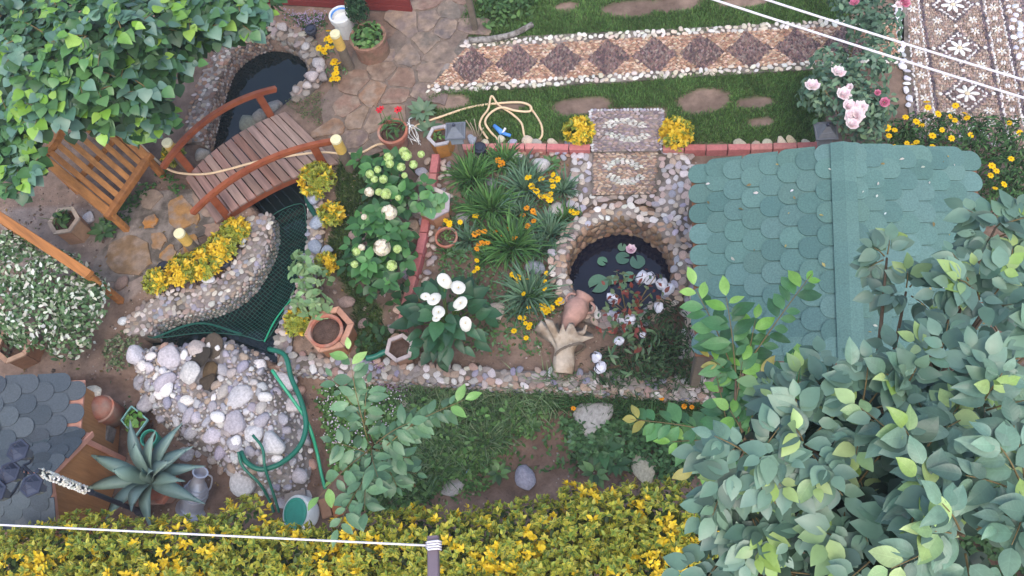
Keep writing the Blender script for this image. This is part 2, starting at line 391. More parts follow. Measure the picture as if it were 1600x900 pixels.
def noise2(q):
    x, y = q[..., 0], q[..., 1]
    return (np.sin(x * 2.3 + 1.3 * np.sin(y * 1.7)) * np.cos(y * 2.9 + .7 * np.sin(x * 3.1)) * .5 + np.sin(x * 7.1 + y * 3.3) * np.sin(y * 6.3 - x * 2.2) * .3 + np.sin(x * 17 + 2 * np.sin(y * 11)) * np.cos(y * 15) * .15)
def G(px, py):
    z = 0.0
    for _ in range(4): p = P(px, py, z); z = float(gz(p)); z = max(z, -.25)
    return P(px, py, z)
# ---- ground sheet
def axis(lo, hi, st, far):
    a = np.arange(lo, hi + st / 2, st); o = np.array([.3, 1, 2.5, 6, 15, 40, 120, 400]); return np.concatenate([lo - o[::-1], a, hi + o])
corner = PP([(0, 0), (1600, 0), (1600, 900), (0, 900)]); lo, hi = corner.min(0) - .4, corner.max(0) + .4
gx, gy = axis(lo[0], hi[0], .055, 400), axis(lo[1], hi[1], .055, 400)
X, Y = np.meshgrid(gx, gy); XY = np.stack([X, Y], -1)
Z = gz(XY.reshape(-1, 2)).reshape(X.shape); nz = noise2(XY)
Z = Z + np.where(Z > -.3, nz * .022, 0) - .012
lawn_polys = [PP([(745, -60), (1340, -60), (1330, 36), (1100, 52), (860, 64), (742, 80), (720, 30)]), PP([(668, 148), (700, 140), (860, 132), (1100, 114), (1290, 105), (1290, 225), (1040, 226), (1040, 170), (922, 170), (922, 224), (760, 224), (740, 205), (690, 190), (665, 175)]),
              PP([(520, 255), (580, 245), (600, 300), (560, 330), (550, 400), (560, 450), (600, 480), (640, 430), (650, 470), (620, 560), (560, 560), (548, 480), (530, 440), (505, 400), (525, 330)])]
bare = [(905, 165, 45, 14), (1097, 157, 38, 19), (700, 160, 30, 12), (1180, 160, 30, 10), (640, 5, 10, 10), (985, 12, 45, 14), (1060, 5, 40, 12), (885, 10, 20, 8), (800, 165, 25, 8), (1190, 190, 22, 8), (1160, 4, 40, 8), (620, 490, 25, 30)]
barew = [(P(a, b), ra * mpp(a, b), rb * mpp(a, b) * 1.15) for a, b, ra, rb in bare]
def grass_mask(q):
    m = np.zeros(q.shape[:-1])
    for pl in lawn_polys: m = np.maximum(m, np.where(inside(pl, q), sstep(dist_poly(pl, q) / .08 + .25), 0))
    n = noise2(q * 1.9)
    for c, ra, rb in barew:
        dd = ((q[..., 0] - c[0]) / ra) ** 2 + ((q[..., 1] - c[1]) / rb) ** 2
        m = m * sstep((dd - .75 + n * .5) / .7)
    return m
gm = grass_mask(XY.reshape(-1, 2)).reshape(X.shape)
soil_a, soil_b, soil_c, gcol = map(np.array, (lin('877365'), lin('6d5c51'), lin('8d8078'), lin('4d5a38')))
t = sstep(.5 + nz)[..., None]; C = soil_a * t + soil_b * (1 - t)
pav = PP([(0, 330), (90, 320), (210, 330), (360, 330), (230, 440), (200, 470), (60, 420), (0, 420)])
w = np.where(inside(pav, XY), .8, 0)[..., None]; C = C * (1 - w) + soil_c * w
fz = np.where(inside(front_poly, XY), 1, 0)[..., None]; C = C * (1 - .35 * fz) + np.array(lin('735a4d')) * .35 * fz
C = C * (1 - gm[..., None]) + gcol * gm[..., None]
ny, nx = X.shape; idx = np.arange(nx * ny).reshape(ny, nx)
F = np.stack([idx[:-1, :-1], idx[:-1, 1:], idx[1:, 1:], idx[1:, :-1]], -1).reshape(-1, 4)
o = add('ground', np.stack([X, Y, Z], -1).reshape(-1, 3), F, M['soil'], None, C.reshape(-1, 3), True, 'structure')
# ---- lawn blades
def blades(name, label, polys, dens, ln, wd, cols, maskf=None, cat='grass', zoff=0.0, lean=.6):
    pts = []
    for pl in polys:
        pl = np.asarray(pl)[:, :2]; a, b = pl.min(0), pl.max(0); n = int((b - a).prod() * dens); q = rng.uniform(a, b, (n, 2)); pts.append(q[inside(pl, q)])
    q = np.concatenate(pts)
    if maskf is not None: q = q[rng.uniform(size=len(q)) < maskf(q)]
    n = len(q); base = np.column_stack([q, gz(q) + noise2(q) * .022 - .015 + zoff])
    an = rng.uniform(0, 2 * math.pi, n); L = ln * rng.uniform(.5, 1.3, n); tilt = rng.uniform(.05, lean, n)
    dv = np.stack([np.cos(an) * np.sin(tilt), np.sin(an) * np.sin(tilt), np.cos(tilt)], 1); sd = np.stack([-np.sin(an), np.cos(an), 0 * an], 1) * wd
    mid = base + dv * (L * .55)[:, None]; tip = base + dv * L[:, None] + np.stack([np.cos(an), np.sin(an), -.3 + 0 * an], 1) * (L * .25)[:, None]
    V = np.stack([base - sd, base + sd, mid + sd * .8, mid - sd * .8, tip], 1).reshape(-1, 3)
    f = np.array([[0, 1, 2], [0, 2, 3], [3, 2, 4]]); F = (f[None] + (np.arange(n) * 5)[:, None, None]).reshape(-1, 3)
    c = np.repeat(pick(cols, n, .25) * (1 + .35 * noise2(q * 1.3))[:, None], 5, 0)
    o = add(name, V, F, M['grass'], None, c, False, 'stuff'); props(o, label, cat); return o
blades('lawn_grass', 'short mown lawn beside the pebble path, worn to bare soil in patches', lawn_polys[:2], 9000, .05, .0045, ['506e3a', '5c7c40', '466234', '68884a'], grass_mask)
blades('lawn_grass', 'narrow strip of rough grass between the pond wall and the hydrangea', lawn_polys[2:], 6000, .06, .0045, ['3c5228', '465e2c', '33482a'], grass_mask)
# ---- water
def sheet(name, poly, z, m, label=None):
    poly = np.asarray(poly); n = len(poly); V = poly.copy(); V[:, 2] = z
    bm = bmesh.new(); f = bm.faces.new([bm.verts.new(v) for v in V]); bmesh.ops.triangulate(bm, faces=[f]); bm.verts.index_update()
    F = [tuple(v.index for v in q.verts) for q in bm.faces]; VV = [tuple(v.co) for v in bm.verts]; bm.free()
    if len(F) and np.cross(np.subtract(VV[F[0][1]], VV[F[0][0]]), np.subtract(VV[F[0][2]], VV[F[0][0]]))[2] < 0: F = [f[::-1] for f in F]
    return add(name, VV, F, m, None, None, False, 'structure')
sheet('pond_water', offset(up_in, -.05 if area(up_in) > 0 else .05), -.2, M['water'])
sheet('round_pond_water', np.array([cP + (rdP + .03) * np.array([math.cos(a), math.sin(a), 0]) for a in np.linspace(0, 6.2832, 48, endpoint=False)]), -.24, M['water2'])

# ---- pebble walls
def scatter_stones(name, pts, parent, size, cols, flat=.5, rise=0.2, meshes=STONE_ME, limit=300, jit=.15, alongs=None, hold=None):
    """pts rows (x,y,z,nx,ny,nz); the first `limit` as objects, the rest joined"""
    pts = np.asarray(pts); n = len(pts)
    if n == 0: return
    size = np.broadcast_to(size, (n,)) * rng.uniform(.75, 1.2, n); col = pick(cols, n, jit)
    for i in range(min(n, limit)):
        nrm = unit(pts[i, 3:6] + rng.normal(0, .12, 3)); s = size[i]; a = rng.uniform(0, 6.28)
        d = np.cross(nrm, (math.cos(a), math.sin(a), .3))
        M4 = frame(pts[i, :3] + nrm * s * flat * (rise - .35), d, nrm, (s * rng.uniform(.75, .95), s * rng.uniform(.95, 1.25), s * flat * rng.uniform(.8, 1.2)))
        inst(name, meshes[rng.integers(len(meshes))], M4, parent, col[i])
    if n > limit:
        k = slice(limit, n); pebbles(name + '_mass', pts[k, :3], pts[k, 3:6], size[k], size[k] * .8, size[k] * flat, rng.uniform(0, 6.28, n - limit), col[k], parent)
def ribbon_pts(path, width, r, closed=False):
    L = offset(path, width / 2, closed); Rr = offset(path, -width / 2, closed)
    if closed:
        a = np.vstack([L, L[:1], Rr[:1], Rr[::-1]]); c = poisson(L if abs(area(L)) > abs(area(Rr)) else Rr, r); inn = Rr if abs(area(L)) > abs(area(Rr)) else L
        return c[~inside(inn, c)]
    return poisson(np.vstack([L, Rr[::-1]]), r)
def wall(name, label, pxpath, width, ztop, zbase, rpeb, cols, face=0, closed=False, world=None, limit=300, limit_face=150, cat='wall', facerow=None, group=None):
    path = world if world is not None else smooth_path(PP(pxpath, ztop), 5, closed)
    path = path.copy(); path[:, 2] = 0
    t = thing(name, (*path[len(path) // 2, :2], zbase), label, cat, group)
    h = ztop - zbase; e = min(.04, width * .2); w2 = width / 2
    prof = [(-w2, 0), (w2, 0), (w2, h - e), (w2 - e, h), (-w2 + e, h), (-w2, h - e)]
    p2 = path.copy(); p2[:, 2] = zbase
    MB().sweep(p2, lambda t: prof, closed).put('mortar', M['mortar'], t)
    c = ribbon_pts(path, width * 1.0, rpeb, closed)
    if len(c): scatter_stones('stone', np.column_stack([c, np.full(len(c), ztop), np.tile([0, 0, 1.], (len(c), 1))]), t, rpeb * .68, cols, flat=.3, rise=.15, limit=limit)
    if face:
        for sgn in ((face,) if face != 2 else (1, -1)):
            pf = offset(path, sgn * w2, closed); seg = np.linalg.norm(np.diff(pf, axis=0, append=pf[:1] if closed else pf[-1:]), axis=1); s = np.concatenate([[0], np.cumsum(seg)])
            T = s[-1]; pts = []; nr = offset(path, sgn * (w2 + .05), closed) - pf; row = facerow or rpeb * .95; z = ztop - row * .6; j = 0
            while z > zbase:
                for q in np.arange((j % 2) * row * .6, T - .001, row * 1.15):
                    q = q + rng.uniform(-.2, .2) * row; i = min(max(np.searchsorted(s, q) - 1, 0), len(pf) - 1); f = (q - s[i]) / max(seg[i], 1e-6); k = (i + 1) % len(pf) if closed else min(i + 1, len(pf) - 1)
                    p = pf[i] * (1 - f) + pf[k] * f; n_ = unit(nr[i]); pts.append([p[0], p[1], z + rng.uniform(-.1, .1) * row, n_[0], n_[1], .15])
                z -= row * .85; j += 1
            if pts:
                pts = np.array(pts); rng.shuffle(pts); scatter_stones('face_stone', pts, t, row * .6, cols, limit=limit_face)
    return t
# upper pond rim (left side: small rusty pebbles; right side: bigger rocks)
wall('pond_wall', 'curved wall of small brown pebbles along the left of the upper pond', [(300, 222), (306, 195), (315, 160), (327, 122), (340, 92), (362, 68), (390, 52), (415, 45)], .27, .05, -.45, .046, PEB_RUST, face=-1)
t = wall('pond_wall', 'edge of larger grey rocks on the right of the upper pond', [(420, 44), (448, 50), (474, 66), (490, 90), (494, 115), (478, 136), (456, 150)], .2, .03, -.45, .075, ['8d8078', '9c8a7c', '857565', 'a89c92', '968c82'], face=-1)
for a, b, r in [(497, 99, 12), (489, 121, 11), (505, 122, 9), (480, 134, 8), (463, 140, 7), (440, 42, 9), (478, 72, 9), (500, 110, 8)]:
    s = r * mpp(a, b); p = P(a, b, .06); inst('rock', ROCK_ME[rng.integers(4)], Matrix.Translation(p) @ Matrix.Rotation(rng.uniform(0, 6), 4, 'Z') @ Matrix.Diagonal((s, s * .85, s * .6, 1)), t, pick(['a39a94', '948a82', 'b5aca6'], 1)[0])
wall('pond_wall', 'wide pebble wall curving along the left bank of the netted pond', [(402, 338), (403, 368), (388, 405), (362, 440), (318, 462), (262, 474), (222, 494), (214, 522)], .29, .06, -.5, .047, PEB, face=1)
wall('pond_wall', 'narrow pebble wall down the right bank of the netted pond', [(492, 300), (492, 345), (491, 383), (480, 430), (467, 470), (447, 510), (440, 548)], .17, .06, -.5, .055, PEB, face=-1)
t = thing('bank_rocks', P(392, 195, -.3), 'mossy rocks in the water under the far side of the bridge', 'rocks')
for a, b, r in [(388, 195, 18), (408, 182, 16), (425, 172, 13), (320, 245, 14), (332, 250, 10), (430, 165, 11)]:
    s = r * mpp(a, b); inst('rock', ROCK_ME[rng.integers(4)], Matrix.Translation(P(a, b, -.1)) @ Matrix.Rotation(rng.uniform(0, 6), 4, 'Z') @ Matrix.Diagonal((s, s * .9, s * .9, 1)), t, pick(['6f7566', '7d7a72', '8a8680'], 1)[0])
# loose stones laid on the right bank
for i, (a, b, r, lab) in enumerate([(496, 318, 13, 'bluish grey stone on the pond wall, topmost of the row below the bridge'), (500, 355, 15, 'large bluish grey stone on the right pond wall beside a yellow shrub'), (497, 392, 12, 'light grey stone on the right pond wall under the middle yellow shrub'), (514, 397, 9, 'small grey stone beside the right pond wall'), (442, 336, 0, ''), (554, 366, 11, 'round brownish stone in the grass left of the hydrangea'), (541, 473, 12, 'round reddish stone in the grass above the potted hexagonal planter'), (568, 505, 9, 'small brown stone in the dark soil beside the potted hexagonal planter')]):
    if not r: continue
    s = r * mpp(a, b); p = G(a, b); o = inst('loose_stone', ROCK_ME[i % 4], Matrix.Translation(p + np.array([0, 0, s * .2 + (.08 if i < 4 else 0)])) @ Matrix.Rotation(i, 4, 'Z') @ Matrix.Diagonal((s, s * .85, s * .55, 1)), None, pick(['8f96a2' if i < 4 else '95827a'], 1)[0]); props(o, lab, 'stone', 'loose stones along the pond')
# low front wall of the raised bed
wall('garden_wall', 'low wall of mixed pebbles along the front of the raised bed', [(437, 560), (520, 570), (620, 578), (760, 588), (900, 593), (1000, 598), (1125, 608)], .17, .05, -.3, .06, ['9c948e', 'aca49c', '8a827c', 'a08c7c', 'bcb6b2', '947c70', '868490'], face=-1, limit=220, limit_face=180)
# round pond
path = np.array([cP + (rdP + .075) * np.array([math.cos(a), math.sin(a), 0]) for a in np.linspace(0, 2 * math.pi, 60, endpoint=False)])
tw = wall('round_pond_wall', 'circular pebble rim of the small round lily pond', None, .17, .12, -.5, .06, ['b3a79c', 'c3b6a8', 'a58a74', 'd0c8c0', '9a8a80', 'b09a88', 'a8a4ac'], face=0, closed=True, world=path, limit=300)
pts = []
for j in range(5):
    rr = rdP - .005; m = int(2 * math.pi * rr / .085)
    for k in range(m):
        a = 2 * math.pi * (k + .5 * (j % 2)) / m; pts.append([cP[0] + rr * math.cos(a), cP[1] + rr * math.sin(a), .07 - j * .075, -math.cos(a), -math.sin(a), .2])
pts = np.array(pts); rng.shuffle(pts); scatter_stones('face_stone', pts, tw, .047, ['8a6f58', '9a806a', '7a6450', 'a58a74', '6e5c50'], limit=200)

# ---- pebble apron between the round pond and the hut
ap = PP([(893, 246), (925, 240), (1032, 238), (1080, 242), (1082, 395), (1086, 560), (1062, 560), (1070, 470), (1066, 400), (1050, 350), (1020, 325), (975, 312), (930, 318), (895, 340), (888, 300)], .0)
def slab(name, poly, z0, z1, m, kind='structure', parent=None):
    poly = np.asarray(poly); poly = poly if area(poly) > 0 else poly[::-1]; b = poly.copy(); b[:, 2] = z0; tt = poly.copy(); tt[:, 2] = z1
    return MB().hexa(b, tt).put(name, m, parent, kind=kind)
apron = slab('pebble_apron', ap, -.1, .03, M['mortar'])
c = poisson(ap, .06); c = c[~inside(PP([(922, 236), (1030, 236), (1028, 304), (924, 306)]), c)]; c = c[np.linalg.norm(c - cP[:2], axis=1) > rdP + .15]
scatter_stones('pebble', np.column_stack([c, np.full(len(c), .033), np.tile([0, 0, 1.], (len(c), 1))]), apron, .042, ['aca6a8', 'a49ea4', 'bab2ae', 'b0a094', 'c8c2be', '96929c', 'b4a498', 'a49488'], flat=.32, limit=300)

# ---- two raised mosaic slabs with fish
def quadmap(q):                     # bilinear map of (u,v) in [0,1]^2 onto a quad a(0,0) b(1,0) c(1,1) d(0,1)
    a, b, c, d = map(np.asarray, q)
    return lambda u, v: (a * (1 - u) * (1 - v) + b * u * (1 - v) + c * u * v + d * (1 - u) * v)
def fish_col(u, v, warm):
    base = pick((['9c806c', 'ac907a', '8a7262', 'b39c88', '847470', 'bca894'] if warm else ['8a7c7c', '9a887f', '7c7074', 'a38e84', '8e8084', 'aea0a0']), 1, .15)[0]
    x, y = (u - .5) * 2, (v - .5) * 2
    ang = math.atan2(y * 1.1, x); rr = math.hypot(x, y * 1.15); k = .52 + .06 * math.sin(2 * ang)
    if abs(rr - k) < .15 and (.35 < ang < 2.9 or -2.95 < ang < -.25): base = pick(['c4c2b8', 'd4d0c4', 'b8b6ac', 'a8a8a0'], 1, .12)[0]
    return base
def mosaic_slab(name, label, px, zt, warm, h):
    q = PP(px, zt); mp = quadmap(q); t = thing(name, (*q.mean(0)[:2], 0), label, 'mosaic step', 'fish mosaic steps at the round pond')
    slab('mortar', q, zt - h, zt, M['mortar'], None, t)
    L = np.linalg.norm(q[1] - q[0]); Wd = np.linalg.norm(q[3] - q[0]); lx, ly = .05, .019; pos = []; col = []
    for j in range(int(Wd / ly)):
        v = (j + .5) * ly / Wd; u = rng.uniform(0, .5) * lx / L
        while u < 1:
            k = rng.uniform(.7, 1.3); uu = u + .5 * lx * k / L
            if uu < .995: pos.append(mp(uu, v)); col.append(fish_col(uu, 1 - v, warm))
            u += lx * k / L
    d = q[1] - q[0]; n = len(pos)
    pebbles('mosaic_pebbles', np.array(pos), np.tile([0, 0, 1.], (n, 1)), .026 * rng.uniform(.8, 1.15, n), .0105, rng.uniform(.008, .02, n), math.atan2(d[1], d[0]) + rng.normal(0, .18, n), np.array(col), t)
    for a, b in ((0, 3), (1, 2), (3, 2)) if not warm else ():
        m = int(np.linalg.norm(q[b] - q[a]) / .035)
        ps = np.array([q[a] + (q[b] - q[a]) * (i + .5) / m for i in range(m)]); scatter_stones('edge_pebble', np.column_stack([ps, np.tile([0, 0, 1.], (m, 1))]), t, .02, ['c9c6c6', 'b5b0b0', '9d98a0'])
    return t
mosaic_slab('mosaic_step', 'upper grey-brown pebble mosaic step with a pale fish, between two yellow shrubs', [(926, 237), (1033, 235), (1036, 171), (922, 172)], .1, False, .3)
mosaic_slab('mosaic_step', 'lower tan pebble mosaic step with a pale fish, above the round pond', [(924, 305), (1024, 302), (1027, 232), (926, 234)], .06, True, .2)

# ---- long mosaic path with dark diamonds
A, B, Cc, D = P(676, 135), P(1400, 86), P(1400, 38), P(728, 78)
pm = quadmap([A, B, Cc, D])
pth = slab('mosaic_path', PP([(664, 148), (1412, 100), (1412, 28), (722, 62)]), -.1, .012, M['mortar'])
dia = [(738, 103), (807, 99.5), (877, 96), (951, 91.5), (1023, 87.5), (1096, 83.5), (1170, 79), (1246, 74.5), (1322, 70)]
dw = PP(dia); du = unit(dw[-1] - dw[0]); dv = np.array([-du[1], du[0], 0]); band = PP([(674, 136), (1405, 90), (1405, 36), (727, 77)])
ang0 = math.atan2(du[1], du[0]); Rm = np.array([[math.cos(ang0), -math.sin(ang0)], [math.sin(ang0), math.cos(ang0)]])
bl = (band[:, :2] @ Rm); c = hexfill(np.column_stack([bl, bl[:, 0] * 0]), .036, .022, .22) @ Rm.T
rel = c[:, None, :] - dw[None, :, :2]; ua = np.abs(rel @ du[:2]); va = np.abs(rel @ dv[:2])
halfw = np.linalg.norm(dw[1] - dw[0]) * .49; halfh = 33 * mpp(900, 95) * 1.13
dark = ((ua / halfw + va / halfh) < 1).any(1)
n = len(c); col = np.where(dark[:, None], pick(['6e5652', '7c625c', '5e4a4a', '866a62', '8c7870', '544446'], n, .2), pick(['a8836a', 'b5937a', '987560', 'c0a288', 'a88c74', '8f6c58', 'c9b29c'], n, .16))
ang = np.where(dark, ang0 + 1.5, ang0) + rng.normal(0, .35, n)
pebbles('mosaic_pebbles', np.column_stack([c, np.full(n, .016)]), np.tile([0, 0, 1.], (n, 1)), .021 * rng.uniform(.8, 1.2, n), .0125 * rng.uniform(.8, 1.2, n), rng.uniform(.006, .014, n), ang, col, pth)
for e0, e1, wd in (((668, 141), (1405, 94), .085), ((724, 70), (1405, 32), .08)):
    a, b = P(*e0), P(*e1); d = unit(b - a); s = np.array([-d[1], d[0], 0]); pl = np.array([a - s * wd / 2, b - s * wd / 2, b + s * wd / 2, a + s * wd / 2]); cc = poisson(pl, .05, 90)
    scatter_stones('border_cobble', np.column_stack([cc, np.full(len(cc), .02), np.tile([0, 0, 1.], (len(cc), 1))]), pth, .03, ['cfc8bc', 'd8d0c4', 'c4b8a6', 'ccbca8', 'dad4ca'], flat=.4, limit=300)

# ---- carpet-like mosaic terrace at the right
terr = slab('mosaic_terrace', PP([(1390, -60), (1640, -60), (1680, 250), (1425, 215)]), -.1, .012, M['mortar'])
o0 = P(1403, 0); vdir = unit(P(1428, 190) - o0); udir = np.array([-vdir[1], vdir[0], 0]); udir = udir if udir[0] > 0 else -udir
Wt = (P(1570, 0) - o0).dot(udir); Ht = 3.0       # carpet width and length
def uv(c): r = np.asarray(c)[..., :2] - o0[:2]; return r @ udir[:2] / Wt, r @ vdir[:2] / Wt
def WT(u, v): return o0 + udir * u * Wt + vdir * v * Wt
rowsz = .017; pos = []; 
poly = PP([(1412, -50), (1640, -50), (1675, 245), (1430, 212)])
Rv = np.array([[udir[0], vdir[0]], [udir[1], vdir[1]]]); bl = poly[:, :2] @ Rv; c = hexfill(np.column_stack([bl, bl[:, 0] * 0]), .021, .034, .25) @ Rv.T
U, Vv = uv(c); per = .54; off0 = .09         # centre of first big flower
n = len(c); col = pick(['9c8474', 'ac9484', '8c7668', 'b8a494', '94847c', 'a08c80'], n, .16)
cell = (Vv - off0) / per; cv = (cell - np.round(cell)) * per; cu = U - .5
d1 = np.abs(cu) / .235 + np.abs(cv) / .235
dkcol = pick(['5c5054', '6a5c60', '4e464c', '746468'], n, .2); whcol = pick(['d8d2cc', 'cbc4c0', 'e2ded8'], n, .1)
inn = np.abs(cu) < .265
col = np.where((inn & (d1 < .7))[:, None], pick(['6c5a58', '7c6864', '5f5050', '85706a'], n, .15), col)
col = np.where((inn & (d1 >= .7) & (d1 < .82))[:, None], whcol, col); col = np.where((inn & (d1 >= .82) & (d1 < .95))[:, None], dkcol, col)
for uu in (.02, .215, .77, .97): col = np.where((np.abs(U - uu) < .014)[:, None], dkcol, col)
for uu in (.05, .185, .80, .945): col = np.where((np.abs(U - uu) < .009)[:, None], whcol, col)
col = np.where((U > 1.13)[:, None], pick(['6c6064', '7c7074', '8a7a78', '5a5056'], n, .2), col)
ang = np.where(inn & (d1 < 1.02), rng.uniform(0, 3.14, n), math.atan2(vdir[1], vdir[0])) + rng.normal(0, .3, n)
pebbles('mosaic_pebbles', np.column_stack([c, np.full(n, .016)]), np.tile([0, 0, 1.], (n, 1)), .02 * rng.uniform(.8, 1.2, n), .0115 * rng.uniform(.8, 1.2, n), rng.uniform(.006, .014, n), ang, col, terr)
def flower_stones(u, v, r, k):
    ph = rng.uniform(0, 1)
    for i in range(k):
        a = 2 * math.pi * i / k + ph; dd = udir * math.cos(a) + vdir * math.sin(a); p = WT(u, v) + dd * r * .6; p[2] = .022
        inst('petal_stone', STONE_ME[i % 3], frame(p, dd, (0, 0, 1), (r * .2, r * .42, .014)), terr, pick(['e8e5de', 'ddd8d0'], 1, .05)[0])
    p = WT(u, v); p[2] = .022; inst('petal_stone', STONE_ME[0], frame(p, udir, (0, 0, 1), (r * .22, r * .22, .016)), terr, lin('dcc9a8'))
for k in range(-1, 3):
    v = off0 + per * k
    flower_stones(.5, v, .105 * Wt, 7)
    for du_ in (-.165, .165):
        for dvv in (.2, .34): flower_stones(.5 + du_, v + dvv, .045 * Wt, 6)
    for uu in (.118, .87):
        for dvv in (0, .27): flower_stones(uu, v + dvv + .05, .046 * Wt, 6)
        for dvv in (.135, .405):
            for e in (-.012, .012):
                p = WT(uu + e, v + dvv + .05); p[2] = .02; inst('petal_stone', STONE_ME[1], frame(p, vdir, (0, 0, 1), (.014, .03, .012)), terr, lin('d8d2cc'))
    for uu, dvv in ((.5, .27), (.265, .0), (.735, .0)):
        p = WT(uu, v + dvv); p[2] = .02; inst('petal_stone', STONE_ME[2], frame(p, vdir + udir, (0, 0, 1), (.024, .024, .014)), terr, lin('e2ded6'))
for u0, u1 in ((-.05, -.01), (1.01, 1.11)):
    pl = np.array([WT(u0, -.3), WT(u1, -.3), WT(u1, 1.35), WT(u0, 1.35)]); cc = poisson(pl, .062, 60)
    scatter_stones('border_cobble', np.column_stack([cc, np.full(len(cc), .02), np.tile([0, 0, 1.], (len(cc), 1))]), terr, .036, ['dad8da', 'e2e0e2', 'cbcad0', 'd4d2d6'], flat=.5)

# ---- crazy paving
def voronoi(seeds, box, gap):
    seeds = np.asarray(seeds); out = []
    for i, s in enumerate(seeds):
        pl = [s + np.array(d) * box for d in ((-1, -1), (1, -1), (1, 1), (-1, 1))]
        for j in np.argsort(((seeds - s) ** 2).sum(1))[1:14]:
            m = (s + seeds[j]) / 2; nn = unit(seeds[j] - s); m = m - nn * gap / 2; new = []
            for k in range(len(pl)):
                a, b = pl[k], pl[(k + 1) % len(pl)]; da, db = (a - m) @ nn, (b - m) @ nn
                if da <= 0: new.append(a)
                if da * db < 0: new.append(a + (b - a) * da / (da - db))
            pl = new
            if len(pl) < 3: break
        if len(pl) >= 3: out.append(np.array(pl))
    return out
def flag(poly, parent, z, color, th=.03, rnd=True):
    p = np.asarray(poly)[:, :2]
    if rnd:                         # cut the corners and roughen the edges
        c = p.mean(0); q = []
        for k in range(len(p)):
            a, b, d = p[k - 1], p[k], p[(k + 1) % len(p)]; q += [b + (a - b) * .22, b * .9 + (a + d) * .05, b + (d - b) * .22]
        p = np.array(q); p = p + rng.normal(0, .011, p.shape)
    if area(np.column_stack([p, p[:, 0] * 0])) < 0: p = p[::-1]
    n = len(p); c = p.mean(0); b = np.column_stack([p, np.full(n, z - th)]); tt = np.column_stack([p * .975 + c * .025, np.full(n, z)])
    tt[:, 2] += (p - c) @ rng.normal(0, .02, 2); b2 = tt * .5 + np.column_stack([p, tt[:, 2]]) * .5; b2[:, 2] -= .008
    mb = MB(); V = list(b) + list(b2) + list(tt); F = [tuple(range(2 * n, 3 * n))]
    for k in range(n): l = (k + 1) % n; F += [(k, l, l + n, k + n), (k + n, l + n, l + 2 * n, k + 2 * n)]
    return mb.add(V, F).put('flagstone', M['flag'], parent, color=color)
tp = PP([(655, -60), (748, -60), (738, 40), (722, 74), (690, 112), (672, 150), (655, 178), (600, 235), (548, 255), (520, 232), (505, 190), (498, 160), (520, 135), (545, 112), (552, 80), (610, 60), (640, 20)])
terrace = slab('stone_terrace', tp, -.1, .006, mat('paving_joint', lin('74665c'), .95, 14, .35, .6, 50, .1, second=lin('70655b'), s2=4))
sd = poisson(np.vstack([tp]), .22, 50)
for pl in voronoi(sd, .26, .018):
    if inside(tp, pl.mean(0)): flag(pl, terrace, .016 + rng.uniform(-.004, .006), pick(['7a6254', '705a50', '80695a', '6c6058', '886a54', '6a6060', '74665e', '7d6858'], 1, .13)[0])
patio = slab('stone_patio', PP([(190, 330), (215, 300), (300, 296), (352, 352), (300, 375), (240, 420), (205, 440), (140, 440), (150, 400), (180, 370)]), -.1, .004, M['mortar'])
for pl, cc in ([[(265, 312), (285, 305), (312, 330), (312, 350), (275, 362), (262, 345)], '9a7448'], [[(224, 345), (238, 335), (250, 342), (243, 355), (228, 357)], 'a8743c'], [[(235, 368), (252, 364), (262, 378), (250, 392), (236, 386)], '94704a'], [[(250, 398), (268, 382), (277, 394), (274, 412), (256, 412)], 'a4763e'], [[(285, 372), (305, 366), (315, 382), (303, 392), (288, 400)], '98703e'], [[(172, 380), (205, 366), (236, 385), (238, 412), (215, 432), (178, 428), (165, 405)], '80684e'], [[(318, 352), (340, 348), (345, 365), (325, 372)], '8d7464'], [[(300, 298), (318, 318), (336, 340), (322, 340), (300, 315)], '9a8474'], [[(215, 300), (245, 296), (258, 306), (240, 326), (222, 325)], '857565']):
    flag(PP(pl), patio, .02, lin(cc))
# ================================================================== BUILT THINGS
def vdn(p, z): q = np.array(p, float); q[2] = z; return q
ZU = np.array([0, 0, 1.])
# ---- arched bridge
bA, bB, bC, bD = P(289, 279, .06), P(337, 349, .06), P(529, 254, .06), P(446, 174, .06)   # left end upper/lower, right end lower/upper
bm_ = quadmap([bA, bD, bC, bB])     # u along, v across
gang = math.atan2((bB - bA)[1], (bB - bA)[0]); M['deck'] = mat('deck_wood', 'obj', .8, 14, .45, .5, 30, .2, grain=gang)
arch = lambda u: .13 * (1 - (2 * u - 1) ** 2)
br = thing('footbridge', (*((bA + bC) / 2)[:2], 0), 'arched wooden footbridge with brown planks and reddish handrails across the pond', 'bridge')
NPL = 14
for i in range(NPL):
    u0, u1 = (i + .06) / NPL, (i + .94) / NPL; lo_, hi_ = [], []
    for z, L in ((-.03, lo_), (0, hi_)):
        for u, v in ((u0, 0), (u0, 1), (u1, 1), (u1, 0)): p = bm_(u, v); p[2] += arch(u) + z; L.append(p)
    e = rng.uniform(-.006, .006)
    for L in (lo_, hi_):
        for p in L: p[2] += e
    MB().hexa(lo_, hi_).put('plank', M['deck'], br, color=pick(['8c7066', '957a6e', '80685e', '9a8074', '846458', '927a70'], 1, .1)[0])
for v in (.06, .94):
    pts = []
    for u in np.linspace(.01, .99, 15): p = bm_(u, v); p[2] += arch(u) - .09; pts.append(p)
    MB().sweep(pts, lambda t: [(-.02, -.055), (.02, -.055), (.02, .055), (-.02, .055)]).put('beam', M['rail'], br)
across = unit(bB - bA); along = unit(bD - bA)
